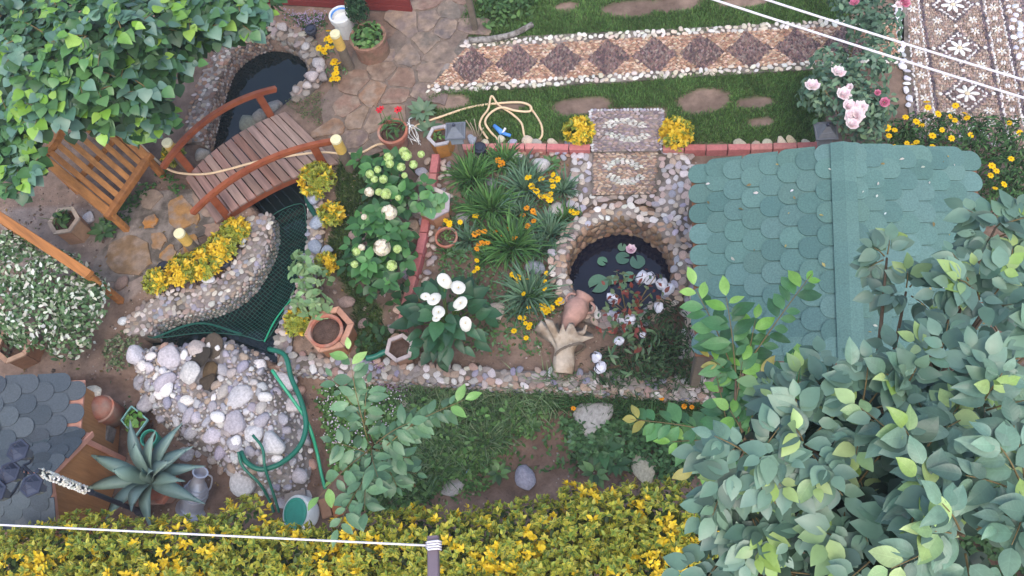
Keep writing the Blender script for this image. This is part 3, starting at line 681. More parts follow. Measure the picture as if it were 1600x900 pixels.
for v, us in ((-.04, (.08, .88)), (.97, (.1, .9))):
    pts = []
    for u in np.linspace(-.08, 1.03, 21): p = bm_(u, v); p[2] += arch(u) * 1.35 + .37; pts.append(p)
    MB().sweep(pts, lambda t: [(-.022, -.034), (.022, -.034), (.028, -.01), (.024, .03), (-.024, .03), (-.028, -.01)]).put('handrail', M['rail'], br)
    for u in us:
        a = bm_(u, v); b = a.copy(); b[2] += arch(u) * 1.35 + .34; a[2] += arch(u) - .12
        MB().bar(a, b, .085, .05, across).put('post', M['rail'], br)
# ---- slatted wooden bench under the tree
def OC(*c): return pick(c, 1, .08)[0]
ORG = ('a8703c', 'b37a44', '9c6638'); _g = P(172, 334, .36) - P(66, 246, .72); M['orange'] = mat('varnished_wood', 'obj', .55, 12, .45, .3, 24, .35, grain=math.atan2(_g[1], _g[0]))
A, B, Cc, D = P(66, 246, .72), P(172, 334, .36), P(231, 248, .36), P(150, 172, .72)
bn = thing('garden_bench', (*((A + Cc) / 2)[:2], 0), 'orange-brown slatted wooden bench half hidden under the leafy tree', 'bench')
def board(a, b, w, t_, name='slat', par=None, upv=ZU, m='orange', c=ORG): return MB().bar(a, b, w, t_, upv).put(name, M[m], par, color=OC(*c))
nrm = unit(np.cross(Cc - B, A - B)); nrm = nrm if nrm[2] > 0 else -nrm
for k, f in enumerate(np.linspace(.13, .87, 6)): board(A * (1 - f) + D * f, B * (1 - f) + Cc * f, .062, .03, 'slat', bn, nrm)
board(A, B, .1, .07, 'side_rail', bn, nrm); board(D, Cc, .1, .07, 'side_rail', bn, nrm)
board(B + (B - Cc) * .08, Cc + (Cc - B) * .08, .07, .09, 'front_rail', bn, ZU)
mid = (A + D) / 2 + np.array([-.0, .02, .1])
MB().sweep(smooth_path([A, (A * .75 + D * .25) + ZU * .03, mid, (A * .25 + D * .75) + ZU * .03, D], 5), lambda t: [(-.025, -.045), (.025, -.045), (.025, .045), (-.025, .045)]).put('top_rail', M['orange'], bn, color=OC(*ORG))
f = .45; board(A * (1 - f) + B * f - nrm * .05, D * (1 - f) + Cc * f - nrm * .05, .06, .03, 'cross_bar', bn, nrm)
board(vdn(A, .0), A, .07, .07, 'leg', bn, (1, 0, 0)); board(vdn(D, 0), D, .07, .07, 'leg', bn, (1, 0, 0)); board(vdn(B, 0), B, .07, .07, 'leg', bn, (1, 0, 0)); board(vdn(Cc, 0), Cc, .07, .07, 'leg', bn, (1, 0, 0))
a, b = vdn(A, .32), vdn(B, .28); board(a, b, .04, .22, 'side_panel', bn, ZU)
# ---- wooden rail at the left edge
a, b = P(-60, 300, .75), P(140, 430, .75); rl = thing('wooden_railing', (*((a + b) / 2)[:2], 0), 'long orange wooden railing beam behind the white-flowered bush', 'railing')
board(a, b, .1, .05, 'handrail', rl); board(a - ZU * .14, b - ZU * .14, .03, .16, 'board', rl); board(a - ZU * .42, b - ZU * .42, .03, .12, 'board', rl)
for f in (.25, .95): p = a * (1 - f) + b * f; board(vdn(p, 0), p - ZU * .03, .07, .07, 'post', rl, (1, 0, 0))
# ---- hexagonal planters
def hex_planter(px, py, rpx, h, label, soil=-.05, rot=.3, cols=('a87e62', '9c7458', 'b08a6c'), rimc=('b59a86', 'a88c78'), zb=0.0):
    top = P(px, py, zb + h); r = rpx * mpp(px, py, zb + h); base = vdn(top, zb)
    t = thing('hexagonal_planter', base, label, 'planter', 'hexagonal wooden planters')
    ring = lambda rr, z: [np.array([base[0] + rr * math.cos(rot + k * math.pi / 3), base[1] + rr * math.sin(rot + k * math.pi / 3), z]) for k in range(6)]
    o1, i1, o0 = ring(r * .95, zb + h - .025), ring(r * .8, zb + h - .025), ring(r * .88, zb - .03)
    i0 = ring(r * .76, zb - .03); ot, it, ob, ib = ring(r * 1.06, zb + h), ring(r * .78, zb + h), ring(r * 1.06, zb + h - .024), ring(r * .78, zb + h - .024)
    for k in range(6):
        l = (k + 1) % 6; g = .012
        mixf = lambda a, b: (a * (1 - g) + b * g, b * (1 - g) + a * g)
        a0, a1 = mixf(o0[k], o0[l]); b0, b1 = mixf(o1[k], o1[l]); c0, c1 = mixf(i0[k], i0[l]); d0, d1 = mixf(i1[k], i1[l])
        MB().hexa([c0, a0, a1, c1][::-1], [d0, b0, b1, d1][::-1]).put('side_panel', M['planter'], t, color=OC(*cols))
        a0, a1 = mixf(ob[k], ob[l]); b0, b1 = mixf(ot[k], ot[l]); c0, c1 = mixf(ib[k], ib[l]); d0, d1 = mixf(it[k], it[l])
        MB().hexa([c0, a0, a1, c1], [d0, b0, b1, d1]).put('rim_board', M['planter'], t, color=OC(*rimc))
    sl = ring(r * .79, zb + h + soil); n = 6; c = base.copy(); c[2] = zb + h + soil + .02
    MB().add(sl + [c], [(k, (k + 1) % 6, 6) for k in range(6)]).put('soil', M['dirt'], t)
    return t, vdn(base, zb + h + soil), r
hp1 = hex_planter(687, 211, 20, .26, 'small orange hexagonal planter with a whitish rim beside the square garden lantern', cols=('b0793e', 'a46d34', 'ba8446'), rimc=('b8b2b0', 'aaa4a4'), rot=.15)
hp2 = hex_planter(677, 317, 28, .26, 'weathered hexagonal planter on the brick edging beside the hydrangea', cols=('9c7256', 'a87e60'), rimc=('c0b4ac', 'a4989a'), rot=.5)
hp3 = hex_planter(514, 514, 38, .28, 'hexagonal planter holding a round terracotta pot, below the netted pond', soil=-.12, cols=('8d6248', '96694c'), rimc=('b58a72', 'ad8068'), rot=.2)
hp4 = hex_planter(624, 543, 23, .22, 'small hexagonal planter with pale rim left of the white calla lilies', cols=('8a6a58', '7d5f50'), rimc=('aba09c', 'b8aca6'), rot=.35)
hp5 = hex_planter(99, 344, 25, .3, 'hexagonal planter standing on the grey paving left of the bench', cols=('a98266', 'b58e70'), rimc=('ab9a8c', 'b5a596'), rot=.1)
hp6 = hex_planter(20, 537, 31, .28, 'brown hexagonal planter below the white-flowered bush at the left edge', cols=('8d6850', '9c755a'), rimc=('a8846c', 'b08e76'), rot=.4)
# ---- round pots
def pot(px, py, rpx, h, label, m, name='flower_pot', zb=0.0, taper=.72, lip=True, soil=True, cat='pot', base=None, k=24):
    top = P(px, py, zb + h); r = rpx * mpp(px, py, zb + h); b = vdn(top, zb) if base is None else base
    t = thing(name, b, label, cat)
    lipr = r * 1.0; lw = r * .13
    prof = [(r * taper * .96, 0), (r * taper, .01), (r * .9, h * .78)] + ([(r * 1.0, h * .78), (r * 1.02, h * .98)] if lip else [(r * .98, h * .97)]) + [(r * .99, h), (r * .86, h), (r * .84, h * .97), (r * .8, h * .72)]
    MB().lathe(b, prof, k).put('body', M[m], t, smooth=False)
    if soil: c = b.copy(); MB().lathe(c, [(r * .84, h * .74), (r * .81, h * .82), (r * .4, h * .845), (.001, h * .85)], 18).put('soil', M['dirt'], t, smooth=True)
    return t, vdn(b, zb + h * .85), r
p_in = pot(508, 516, 28, .2, 'empty terracotta pot of dry soil sitting inside a hexagonal planter', 'terra', zb=.12)
p_red = pot(613, 204, 24, .26, 'terracotta flower pot with two red blooms beside the cream hose', 'terra')
p_sm = pot(697, 370, 18, .14, 'small brown pot of seedlings on the soil right of the brick edging', 'terra')
p_bar = pot(574, 56, 29, .3, 'wide cast-stone tub with leafy plants at the terrace edge', 'cast', 'stone_tub', taper=.92)
p_bkt = pot(531, 22, 18, .34, 'white bucket with a pale blue inside next to the stone tub', 'white', 'bucket', soil=False, taper=.8)
MB().lathe(WL[p_bkt[0].name], [(p_bkt[2] * .84, .12), (p_bkt[2] * .855, .33), (p_bkt[2] * .83, .33), (p_bkt[2] * .8, .14), (.001, .13)], 24).put('lining', M['blue'], p_bkt[0], smooth=True)
# ---- wooden bollard lamps
for a, b, h, lab in ((547, 107, .62, 'post with cream cap beside the stone tub, standing upright on the terrace'), (548, 263, .58, 'post with cream cap at the right end of the footbridge'), (313, 399, .52, 'post with cream cap behind the yellow shrubs on the stone patio'), (293, 262, .52, 'post with cream cap at the left end of the footbridge')):
    p = P(a, b, 0); t = thing('wooden_bollard', p, 'wooden ' + lab, 'bollard', 'wooden bollards')
    MB().lathe(p, [(.06, -.02), (.056, h * .6)], 14).put('shaft', M['post'], t, smooth=False); MB().lathe(p, [(.054, h * .6), (.058, h * .61), (.058, h * .93)], 14).put('sleeve', M['yellowpaint'], t)
    MB().lathe(p, [(.052, h * .93), (.052, h * .945), (.061, h * .945), (.06, h), (.05, h + .006), (.012, h + .006), (.01, h)], 14).put('cap', M['cream'], t)
# ---- spot lights
for i, (a, b, lab) in enumerate(((258, 420, 'leftmost black round spotlight behind the yellow shrubs by the netted pond'), (351, 411, 'lower black round spotlight at the right end of the yellow shrubs'), (360, 371, 'upper black round spotlight near the foot of the bridge rail'), (750, 234, 'black round spotlight standing on the brick edging'), (487, 49, 'dark dome-shaped spotlight among plants at the upper pond'))):
    p = G(a, b); z = .07 if i < 3 else .12; p = P(a, b, z); p[2] = 0; t = thing('spotlight', p, lab, 'spotlight', 'round garden spotlights')
    MB().lathe(p, [(.018, -.03), (.018, z)], 8).put('stake', M['black'], t); r = .075
    MB().lathe(p, [(r * .6, z - .03), (r * .95, z), (r, z + .045), (r * .9, z + .055), (r * .88, z + .045), (r * .6, z + .045), (r * .55, z + .06), (.001, z + .065)], 20).put('head', M['black'], t)
# ---- square lanterns on posts
for a, b, h, rr, lab in ((711, 203, .68, 16, 'grey square pyramid-capped lantern on a post beside the small orange planter'), (1291, 203, .68, 17, 'grey square pyramid-capped lantern behind the green roof ridge')):
    p = vdn(P(a, b, h), 0); t = thing('garden_lantern', p, lab, 'lantern', 'square garden lanterns'); w = rr * mpp(a, b, h)
    MB().bar(p - ZU * .05, p + ZU * (h - .16), .045, .045, (1, 0, 0)).put('post', M['post'], t)
    sq = lambda s, z: [np.array([p[0] + s * x, p[1] + s * y, z]) for x, y in ((-1, -1), (1, -1), (1, 1), (-1, 1))]
    MB().hexa(sq(w * .6, h - .17), sq(w * .62, h - .03)).put('glass_box', mat('lantern_glass', lin('8a8f96'), .2, 5, .1, 0, 1, .5), t)
    cp = MB().hexa(sq(w, h - .03), sq(w * .98, h - .01)).put('cap', M['metal_gr'], t)
    MB().hexa(sq(w * .85, h - .01), sq(w * .58, h + .03)).hexa(sq(w * .52, h + .03), sq(w * .2, h + .075)).put('pyramid', M['metal_gr'], cp); MB().lathe(vdn(p, h + .07), [(.012, 0), (.02, .015), (.012, .035), (.001, .04)], 10).put('finial', M['metal_dk'], cp)
# ---- brick edging
def bricks(name, label, px, w, h, L, cols, z0=.0):
    path = smooth_path(PP(px, z0 + h), 6); s = np.concatenate([[0], np.cumsum(np.linalg.norm(np.diff(path, axis=0), axis=1))]); t = thing(name, (*path[len(path) // 2][:2], z0), label, 'edging')
    q = 0.0
    while q < s[-1]:
        l = L * rng.uniform(.92, 1.06); e = min(q + l - .012, s[-1]); a = np.array([np.interp(q, s, path[:, k]) for k in range(3)]); b = np.array([np.interp(e, s, path[:, k]) for k in range(3)])
        if e - q > .05: d = ZU * (h / 2); MB().bar(a - d + ZU * rng.uniform(-.004, .004), b - d, w, h + .06, ZU, .08).put('brick', M['brick'], t, color=pick(cols, 1, .1)[0])
        q += l
    return t
RED = ['b4706c', 'bc7a74', 'a86460', 'b87a72']
t1 = bricks('brick_edging', 'line of red bricks edging the left side of the raised bed', [(681, 243), (675, 285), (667, 335), (658, 385), (645, 435), (632, 485), (627, 512)], .085, .09, .25, RED)
t2 = bricks('brick_edging', 'straight row of red bricks along the lawn left of the mosaic step', [(722, 232), (800, 230), (860, 231), (924, 232)], .075, .07, .24, RED)
t3 = bricks('brick_edging', 'straight row of red bricks along the lawn behind the green roof', [(1036, 232), (1140, 232), (1285, 228)], .075, .07, .24, RED)
def stones_along(px, wd, r, cols, parent, z=.03, name='stone', flat=.5, limit=120, meshes=STONE_ME):
    path = smooth_path(PP(px, z), 5); c = ribbon_pts(path, wd, r); scatter_stones(name, np.column_stack([c, np.full(len(c), z), np.tile([0, 0, 1.], (len(c), 1))]), parent, r * .56, cols, flat=flat, limit=limit, meshes=meshes)
TAN = ['a8917c', 'b5a08a', '9c8470', 'b8aca0', '8e8680', 'a09aa0']
stones_along([(668, 250), (662, 300), (655, 340), (636, 420), (616, 500), (610, 540)], .11, .11, TAN, t1, .03, 'edge_stone', .4, 60, ROCK_ME)
stones_along([(697, 250), (692, 300), (682, 350), (675, 390), (662, 440)], .13, .07, ['a3988f', 'b5a79c', '9a8278', '8b8588', 'c0b4aa'], t1, .03, 'pebble', .5)
stones_along([(735, 222), (790, 221), (850, 221), (920, 222)], .06, .1, ['b5a58c', 'a8a096', '9a9aa6', 'c2b69c', 'b8ac98'], t2, .04, 'edge_stone', .4, 60, ROCK_ME)
stones_along([(735, 242), (790, 240), (850, 240), (910, 243)], .11, .06, ['b0a49a', '9c8a80', 'c8c2bc', 'b08a78', '9a96a0', 'd2ccc8'], t2, .03, 'pebble', .5)
stones_along([(1150, 224), (1220, 222), (1285, 222)], .06, .11, ['c2b090', 'b5a58c', 'a89a84', 'ccc0a8'], t3, .04, 'edge_stone', .4, 60, ROCK_ME)
# ---- hut with the green shingle roof
Lb, Lf, Kb, Kf, Rb, Rf = P(1080, 260, 1.0), P(1086, 556, 1.0), P(1316, 229, 1.33), P(1330, 560, 1.33), P(1524, 238, 1.0), P(1546, 548, 1.0)
hut = thing('garden_hut', (*((Lb + Rf) / 2)[:2], 0), 'garden hut under a teal-green scalloped shingle roof beside the round pond', 'hut')
def tail(w, l, th, m):
    out = [(-w / 2, l), (-w / 2, w * .42)] + [(-w / 2 * math.cos(a), w * .42 - w * .42 * math.sin(a)) for a in np.linspace(.25, math.pi - .25, 9)] + [(w / 2, w * .42), (w / 2, l)]
    out = out[::-1]; n = len(out); V = [(x, y, 0) for x, y in out] + [(x, y, th) for x, y in out]
    a = 0
    F = [tuple(range(n - 1, -1, -1)), tuple(range(n, 2 * n))] + [(i, (i + 1) % n, (i + 1) % n + n, i + n) for i in range(n)]
    V = np.array(V)
    if area(np.array([[x, y, 0] for x, y in out])) < 0: F = [f[::-1] for f in F]
    return mesh_of('shingle', V, F, m)
def shingle_roof(parent, e0, e1, r0, r1, w, ex, m, cols, L=None, name='shingle', vmax=1.0):
    """e0-e1 eave, r0-r1 ridge above them; tabs laid in staggered courses"""
    mp = quadmap([e0, e1, r1, r0]); W = np.linalg.norm(e1 - e0); S = np.linalg.norm((r0 + r1) / 2 - (e0 + e1) / 2); mes = {}
    n = int(S / ex) + 1; nt = int(round(W / w)); nrm = unit(np.cross(e1 - e0, r0 - e0)); nrm = nrm if nrm[2] > 0 else -nrm
    for j in range(n):
        v = j * ex / S - .02
        ln = round(min(ex * 2.15, S * (1 - v) - .005), 3)
        if v > vmax or ln < w * .46: break
        me = mes.setdefault(ln, tail(w * .965, ln, .009, m))
        for k in range(nt + (j % 2)):
            u = (k + .5 - .5 * (j % 2)) / nt
            p = mp(min(max(u, .035), .965), v); d = unit(mp(u, 1.0) - mp(u, 0.0)); tilt = -.034
            inst(name, me, frame(p + nrm * (.022 + rng.uniform(0, .003)), d + nrm * (tilt * 2), nrm), parent, pick(cols, 1, .06)[0])
    return nrm
GRN = ['5c7a73', '617f77', '57756e', '64827a', '5e7b72']
th = .02
rf = MB().hexa([Lb - ZU * th, Lf - ZU * th, Kf - ZU * th, Kb - ZU * th], [Lb, Lf, Kf, Kb]).hexa([Kb - ZU * th + .001, Kf - ZU * th + .001, Rf - ZU * th, Rb - ZU * th], [Kb, Kf, Rf, Rb]).put('roof', M['orange'], hut, color=lin('7a5238'))
shingle_roof(rf, Lb, Lf, Kb, Kf, .21, .155, M['shing'], GRN); shingle_roof(rf, Rf, Rb, Kf, Kb, .21, .155, M['shing'], GRN)
nl = 10; wr = .105
for i in range(nl):                 # ridge caps
    a = Kb + (Kf - Kb) * ((i - .12) / nl); b = Kb + (Kf - Kb) * ((i + 1.12) / nl); d = unit(b - a); s = unit(np.cross(d, ZU)); up = ZU * (.05 + .004 * 0); t_ = .005
    e1 = ZU * .012 * 0
    row = []
    for q, zz in ((a, .05), (b, .047)):
        for off, dz in ((-wr, -.031), (-wr * .6, -.018), (0, -.001), (wr * .6, -.018), (wr, -.031)): row.append(q + s * off + ZU * (zz + dz))
    lo2 = [v - ZU * t_ for v in row]; V = row + lo2; Fq = []
    for k in range(4): Fq += [(k, k + 1, k + 6, k + 5), (k + 10, k + 15, k + 16, k + 11)]
    Fq += [(0, 5, 15, 10), (4, 14, 19, 9)] + [(k, k + 10, k + 11, k + 1) for k in range(4)] + [(k + 5, k + 6, k + 16, k + 15) for k in range(4)]
    MB().add(V, Fq).put('ridge_cap', M['shing'], rf, color=pick(['5c7a73', '617f77'], 1, .03)[0])
for c, (fx, fy) in ((Lb, (.06, -.05)), (Lf, (.06, .07)), (Rb, (-.06, -.05)), (Rf, (-.06, .07))):
    q = c + np.array([fx, fy, 0]); MB().bar(vdn(q, -.05), vdn(q, .97), .085, .085, (1, 0, 0)).put('post', M['post'], hut)
MB().bar(Lb + np.array([.06, -.05, -.06]), Lf + np.array([.06, .07, -.06]), .06, .09).put('beam', M['post'], hut); MB().bar(Rb + np.array([-.06, -.05, -.06]), Rf + np.array([-.06, .07, -.06]), .06, .09).put('beam', M['post'], hut)
MB().bar(Lf + np.array([.02, .06, -.06]), Rf + np.array([-.02, .06, -.06]), .05, .1).put('beam', M['post'], hut); MB().bar(Lb + np.array([.02, -.06, -.06]), Rb + np.array([-.02, -.06, -.06]), .05, .1).put('beam', M['post'], hut)
# ---- kennel with grey shingle roof at the lower left
ap_, fe, ne = P(74, 742, .92), P(140, 676, .58), P(86, 836, .58)
rdir = unit((P(0, 733, .92) - ap_) * np.array([1, 1, 0])); kl = 1.3
ken = thing('kennel', (*ap_[:2], 0), 'small wooden kennel with grey scalloped shingle roof and plank gable', 'kennel')
GRY = ['4c545a', '525a5f', '484f55', '565d62']
M['gshing'] = M['shing']
kr = MB().hexa([fe - ZU * .02, ap_ - ZU * .02, ap_ + rdir * kl - ZU * .02, fe + rdir * kl - ZU * .02], [fe, ap_, ap_ + rdir * kl, fe + rdir * kl]).hexa([ap_ - ZU * .019, ne - ZU * .02, ne + rdir * kl - ZU * .02, ap_ + rdir * kl - ZU * .019], [ap_, ne, ne + rdir * kl, ap_ + rdir * kl]).put('roof', M['trim'], ken)
shingle_roof(kr, fe, fe + rdir * kl, ap_, ap_ + rdir * kl, .19, .12, M['shing'], GRY); shingle_roof(kr, ne + rdir * kl, ne, ap_ + rdir * kl, ap_, .19, .12, M['shing'], GRY)
ins_ = rdir * .06; fl = lambda p, z: vdn(p, z)
wp = [fe * .93 + ne * .07 + ins_, ne * .93 + fe * .07 + ins_]
gl_ = [fl(wp[0], -.2), fl(wp[1], -.2), wp[1] + ZU * .03, ap_ + ins_ - ZU * .03, wp[0] + ZU * .03]
MB().hexa([v + rdir * .02 for v in gl_], gl_).put('gable_wall', M['wall_wood'], ken)
for w_ in wp: MB().hexa([fl(w_, -.2) + rdir * .02, fl(w_, -.2) + rdir * .04, fl(w_, -.2) + rdir * kl * .95, fl(w_, -.2) + rdir * kl * .95 + (wp[1] - wp[0]) * .02], [w_ + rdir * .02, w_ + rdir * .04, w_ + rdir * kl * .95, w_ + rdir * kl * .95 + (wp[1] - wp[0]) * .02]).put('side_wall', M['wall_wood'], ken)
MB().bar(ap_ - ZU * .035 - rdir * .012, fe - ZU * .035 - rdir * .012, .02, .06).put('barge_board', M['trim'], ken); MB().bar(ap_ - ZU * .035 - rdir * .012, ne - ZU * .035 - rdir * .012, .02, .06).put('barge_board', M['trim'], ken)
MB().bar(fl(wp[0], -.2) - rdir * .005, wp[0] - rdir * .005, .05, .03, rdir).put('corner_trim', M['trim'], ken)
# lower shed behind it
s0, s1 = P(131, 612, .58), P(126, 672, .58); sd_ = unit(np.array([s1[0] - s0[0], s1[1] - s0[1], 0])); up2 = np.array([sd_[1], -sd_[0], 0]); up2 = up2 if up2[0] < 0 else -up2
s0 = s0 - sd_ * .12; s1 = s1 + sd_ * .18
ken2 = thing('kennel', (*s0[:2], 0), 'grey-roofed shed with plank side wall behind the gabled kennel', 'kennel')
r0, r1 = s0 + up2 * 1.15 + ZU * .42, s1 + up2 * 1.15 + ZU * .42
k2 = MB().hexa([s0 - ZU * .02, s1 - ZU * .02, r1 - ZU * .02, r0 - ZU * .02], [s0, s1, r1, r0]).put('roof', M['trim'], ken2)
shingle_roof(k2, s0, s1, r0, r1, .2, .14, M['shing'], GRY)
w0, w1 = s0 + up2 * .05 + sd_ * .03, s1 + up2 * .05 - sd_ * .03
MB().hexa([fl(w0, -.2), fl(w1, -.2), fl(w1 + up2 * .9, -.2), fl(w0 + up2 * .9, -.2)], [w0 - ZU * .01, w1 - ZU * .01, w1 + up2 * .9 + ZU * .28, w0 + up2 * .9 + ZU * .28]).put('wall', M['wall_wood'], ken2)
MB().bar(w0 - up2 * .015 - ZU * .03, w1 - up2 * .015 - ZU * .03, .02, .06).put('trim_board', M['trim'], ken2)
# things beside the kennels
p = G(150, 640); t = thing('terracotta_cover', P(149, 634, .3) * [1, 1, 0], 'rounded terracotta dome at the corner of the kennel', 'cover'); q = P(149, 634, .3); q[2] = 0
MB().lathe(q, [(.13, -.05), (.13, .2), (.12, .27), (.08, .32), (.02, .35)], 18).put('dome', M['terra'], t, smooth=True); MB().lathe(q, [(.142, .18), (.145, .21), (.132, .215)], 18).put('band', M['terra'], t)
q = P(144, 613, .25); o = inst('pale_rock', ROCK_ME[1], Matrix.Translation(q) @ Matrix.Diagonal((.11, .085, .07, 1)), None, lin('c9bfac')); props(o, 'pale cream rock resting behind the terracotta dome', 'rock')
MB_ = MB().bar(P(164, 690, -.02), P(170, 668, -.02), .1, .16).put('grey_block', M['mortar']); props(MB_, 'grey concrete block against the kennel wall', 'block')
# ---- four-headed lamp post
pb = P(228, 803, -.2); tops = [(z, project([[pb[0], pb[1], z]])[0]) for z in np.arange(.3, 3, .02)]
zt = min(tops, key=lambda q: abs(q[1][0] - 58))[0]
lp = thing('lamp_post', pb, 'black four-headed lamp post with hexagonal lanterns in front of the kennel', 'lamp post')
MB().lathe(pb, [(.05, 0), (.045, .15), (.026, .2), (.022, zt * .6), (.028, zt * .62), (.02, zt * .66), (.02, zt + .2)], 14).put('pole', M['black'], lp)
zc = zt + .18
for i, (hx, hy) in enumerate(((28, 704), (49, 758), (-8, 768), (14, 738))):
    zl = zc + .12 - (.03 if i == 3 else 0); q = P(hx, hy, zl + .13); c = vdn(q, 0); base = np.array([c[0], c[1], zl])
    cpt = vdn(pb, zc); mid = (cpt + base) / 2 + ZU * -.06
    MB().tube(smooth_path([cpt, mid, base - ZU * .05, base], 4), .012, 6).put('arm', M['black'], lp)
    hx6 = lambda r, z: [np.array([base[0] + r * math.cos(k * math.pi / 3 + .4), base[1] + r * math.sin(k * math.pi / 3 + .4), base[2] + z]) for k in range(6)]
    ln = MB().hexa(hx6(.045, 0), hx6(.07, .12)).put('lantern', mat('lantern_pane', lin('565a66'), .25, 5, .1, 0, 1, .5), lp)
    MB().hexa(hx6(.095, .12), hx6(.092, .135)).hexa(hx6(.075, .135), hx6(.045, .165)).hexa(hx6(.04, .165), hx6(.012, .195)).put('lantern_roof', M['metal_dk'], ln)
ang = rng.uniform(0, 6.28, 260); zz = zt * rng.uniform(.55, .98, 260); ps = np.stack([pb[0] + .03 * np.cos(ang), pb[1] + .03 * np.sin(ang), zz], 1)
pebbles('tape_wrap', ps, np.stack([np.cos(ang), np.sin(ang), 0 * ang + .2], 1), .016, .008, .012, rng.uniform(0, 6, 260), pick(['d8d4c8', 'c9c2b0', 'e2e0d8'], 260), lp, DOME5)
# ---- milk churn, tub lamp, teal planters
a, b = P(299, 796, -.2), P(313, 738, .22); ax = unit(b - a); H = np.linalg.norm(b - a)
t = thing('milk_churn', a, 'leaning silver metal milk churn beside the agave', 'milk churn')
MB().lathe(a, [(.15, 0), (.15, .02), (.115, .03), (.11, .06), (.12, H * .38), (.115, H * .5), (.07, H * .72), (.055, H * .8), (.055, H * .9), (.075, H), (.06, H), (.05, H * .85)], 24, ax).put('body', M['galv'], t, smooth=False)
for f, r in ((.42, .121), (.5, .117), (.57, .1), (.64, .088)): MB().tube([a + ax * H * f + r * (math.cos(k) * unit(np.cross(ax, (1, 0, 0))) + math.sin(k) * np.cross(ax, unit(np.cross(ax, (1, 0, 0))))) for k in np.linspace(0, 6.283, 24, endpoint=False)], .006, 5, True).put('hoop', M['galv'], t)
sx_ = unit(np.cross(ax, (.3, -1, .2))); MB().tube(smooth_path([a + ax * H * .95 + sx_ * .06, a + ax * H * .85 + sx_ * .12, a + ax * H * .6 + sx_ * .13, a + ax * H * .5 + sx_ * .11], 5), .009, 6).put('handle', M['galv'], t)
a = P(478, 803, -.12); ax = unit(np.array([-.42, -.12, .9])); t = thing('tub_lamp', a, 'round white tub with a teal green lid at the hedge', 'tub')
MB().lathe(a, [(.13, -.05), (.16, 0), (.17, .07), (.172, .13), (.165, .14), (.14, .135)], 26, ax).put('tub', M['white'], t, smooth=True); MB().lathe(a, [(.145, .13), (.145, .15), (.12, .158), (.118, .152), (.001, .156)], 26, ax).put('lid', M['teal'], t)
for i, (p0, p1, lab) in enumerate((((446, 780), (478, 772), 'grey timber offcut behind the white tub'), ((505, 780), (512, 808), 'brown timber offcut right of the white tub'), ((525, 785), (530, 806), 'orange timber offcut among leaves right of the white tub'))):
    o = MB().bar(P(*p0, -.16), P(*p1, -.16), .1, .04).put('timber_offcut', M['planter'], color=lin(('9a9088', 'a0785c', 'a86a44')[i])); props(o, lab, 'timber', 'timber offcuts')
q = [P(a, b, .0) for a, b in ((190, 657), (206, 635), (231, 656), (212, 682))]; c = sum(q) / 4
t = thing('trough_planter', vdn(c, -.18), 'square planter with a pale teal rim and round green leaves', 'planter')
for k in range(4): MB().bar(q[k], q[(k + 1) % 4], .014, .03).put('rim', mat('pale_teal', lin('7fb0aa'), .5, 8, .1, 0, 1, .4), t)
ib = [c + (v - c) * .75 - ZU * .18 for v in q]; io = [c + (v - c) * .97 - ZU * .03 for v in q]
MB().hexa(ib if area(np.array(ib)) > 0 else ib[::-1], io if area(np.array(io)) > 0 else io[::-1]).put('box', M['dirt'], t)
trough_c = c - ZU * .02
p_teal = pot(232, 684, 14, .22, 'round teal plastic pot tucked behind the agave leaves', 'teal', zb=-.18)
# ---- hoses
def hose(px, r, m, label, name='garden_hose', z=.02, zs=None):
    pts = [G(a, b) if True else 0 for a, b in px]; pts = np.array([P(a, b, (max(float(gz(p)), -.25) + z) if zs is None or zs[i] is None else zs[i]) for i, ((a, b), p) in enumerate(zip(px, pts))])
    pth_ = smooth_path(pts, 6); o = MB().tube(pth_, r, 7).put(name, M[m], smooth=True); props(o, label, 'hose'); return o
hose([(216, 186), (222, 205), (218, 214), (200, 207), (222, 228), (240, 246), (262, 264), (285, 271), (320, 272), (355, 265), (400, 253), (450, 244), (500, 238), (535, 240), (565, 238), (590, 226), (620, 222), (650, 197), (693, 181), (733, 168), (773, 162), (812, 160), (829, 166), (827, 174), (806, 173), (784, 168), (767, 176), (758, 190), (765, 204), (778, 218)], .0135, 'hose', 'long cream hose running over the footbridge to a loop on the lawn', zs=[None] * 6 + [.1, .14, .17, .2, .22, .22, .18, .1] + [None] * 7 + [.05, .06, .05, .05, .06, .06, .05, None, None])
hose([(762, 217), (750, 198), (753, 184), (763, 170), (768, 150), (779, 164), (800, 178), (815, 193), (820, 214), (832, 222), (846, 214), (846, 196), (836, 178), (828, 168)], .0125, 'hose', 'separate cream hose coil with a pointed loop on the lawn', z=.03)
hose([(420, 545), (445, 555), (455, 590), (470, 625), (478, 660), (472, 690), (455, 712), (430, 728), (405, 733), (385, 722), (376, 706)], .026, 'hose_g', 'thick dark green hose curling over the white stone mound', zs=[.1, .18, .16, .15, .12, .12, .15, .2, .24, .26, .26])
hose([(425, 578), (440, 600), (460, 628), (478, 655), (488, 680), (496, 710), (502, 740), (508, 764)], .017, 'hose_l', 'bright green hose down the right side of the stone mound', zs=[.3, .26, .18, .1, .02, -.1, -.15, -.18])
hose([(395, 680), (410, 700), (414, 730), (425, 765), (436, 800)], .014, 'hose_g', 'thin green hose over the stones, right of a pair', zs=[.35, .33, .28, .1, -.1])
hose([(372, 706), (380, 730), (405, 755), (420, 780), (428, 800)], .014, 'hose_g', 'thin green hose over the stones, left of a pair', zs=[.33, .28, .2, .0, -.1])
hose([(606, 548), (596, 552), (586, 557), (572, 560)], .03, 'hose_g', 'short green pipe end beside the small pale-rimmed planter', zs=[.1, .1, .1, .1])
hose([(478, 302), (482, 318), (492, 335), (498, 345)], .03, 'net', 'bunched green netting on the bank below the bridge', 'netting_roll', zs=[0, .05, .08, .08])
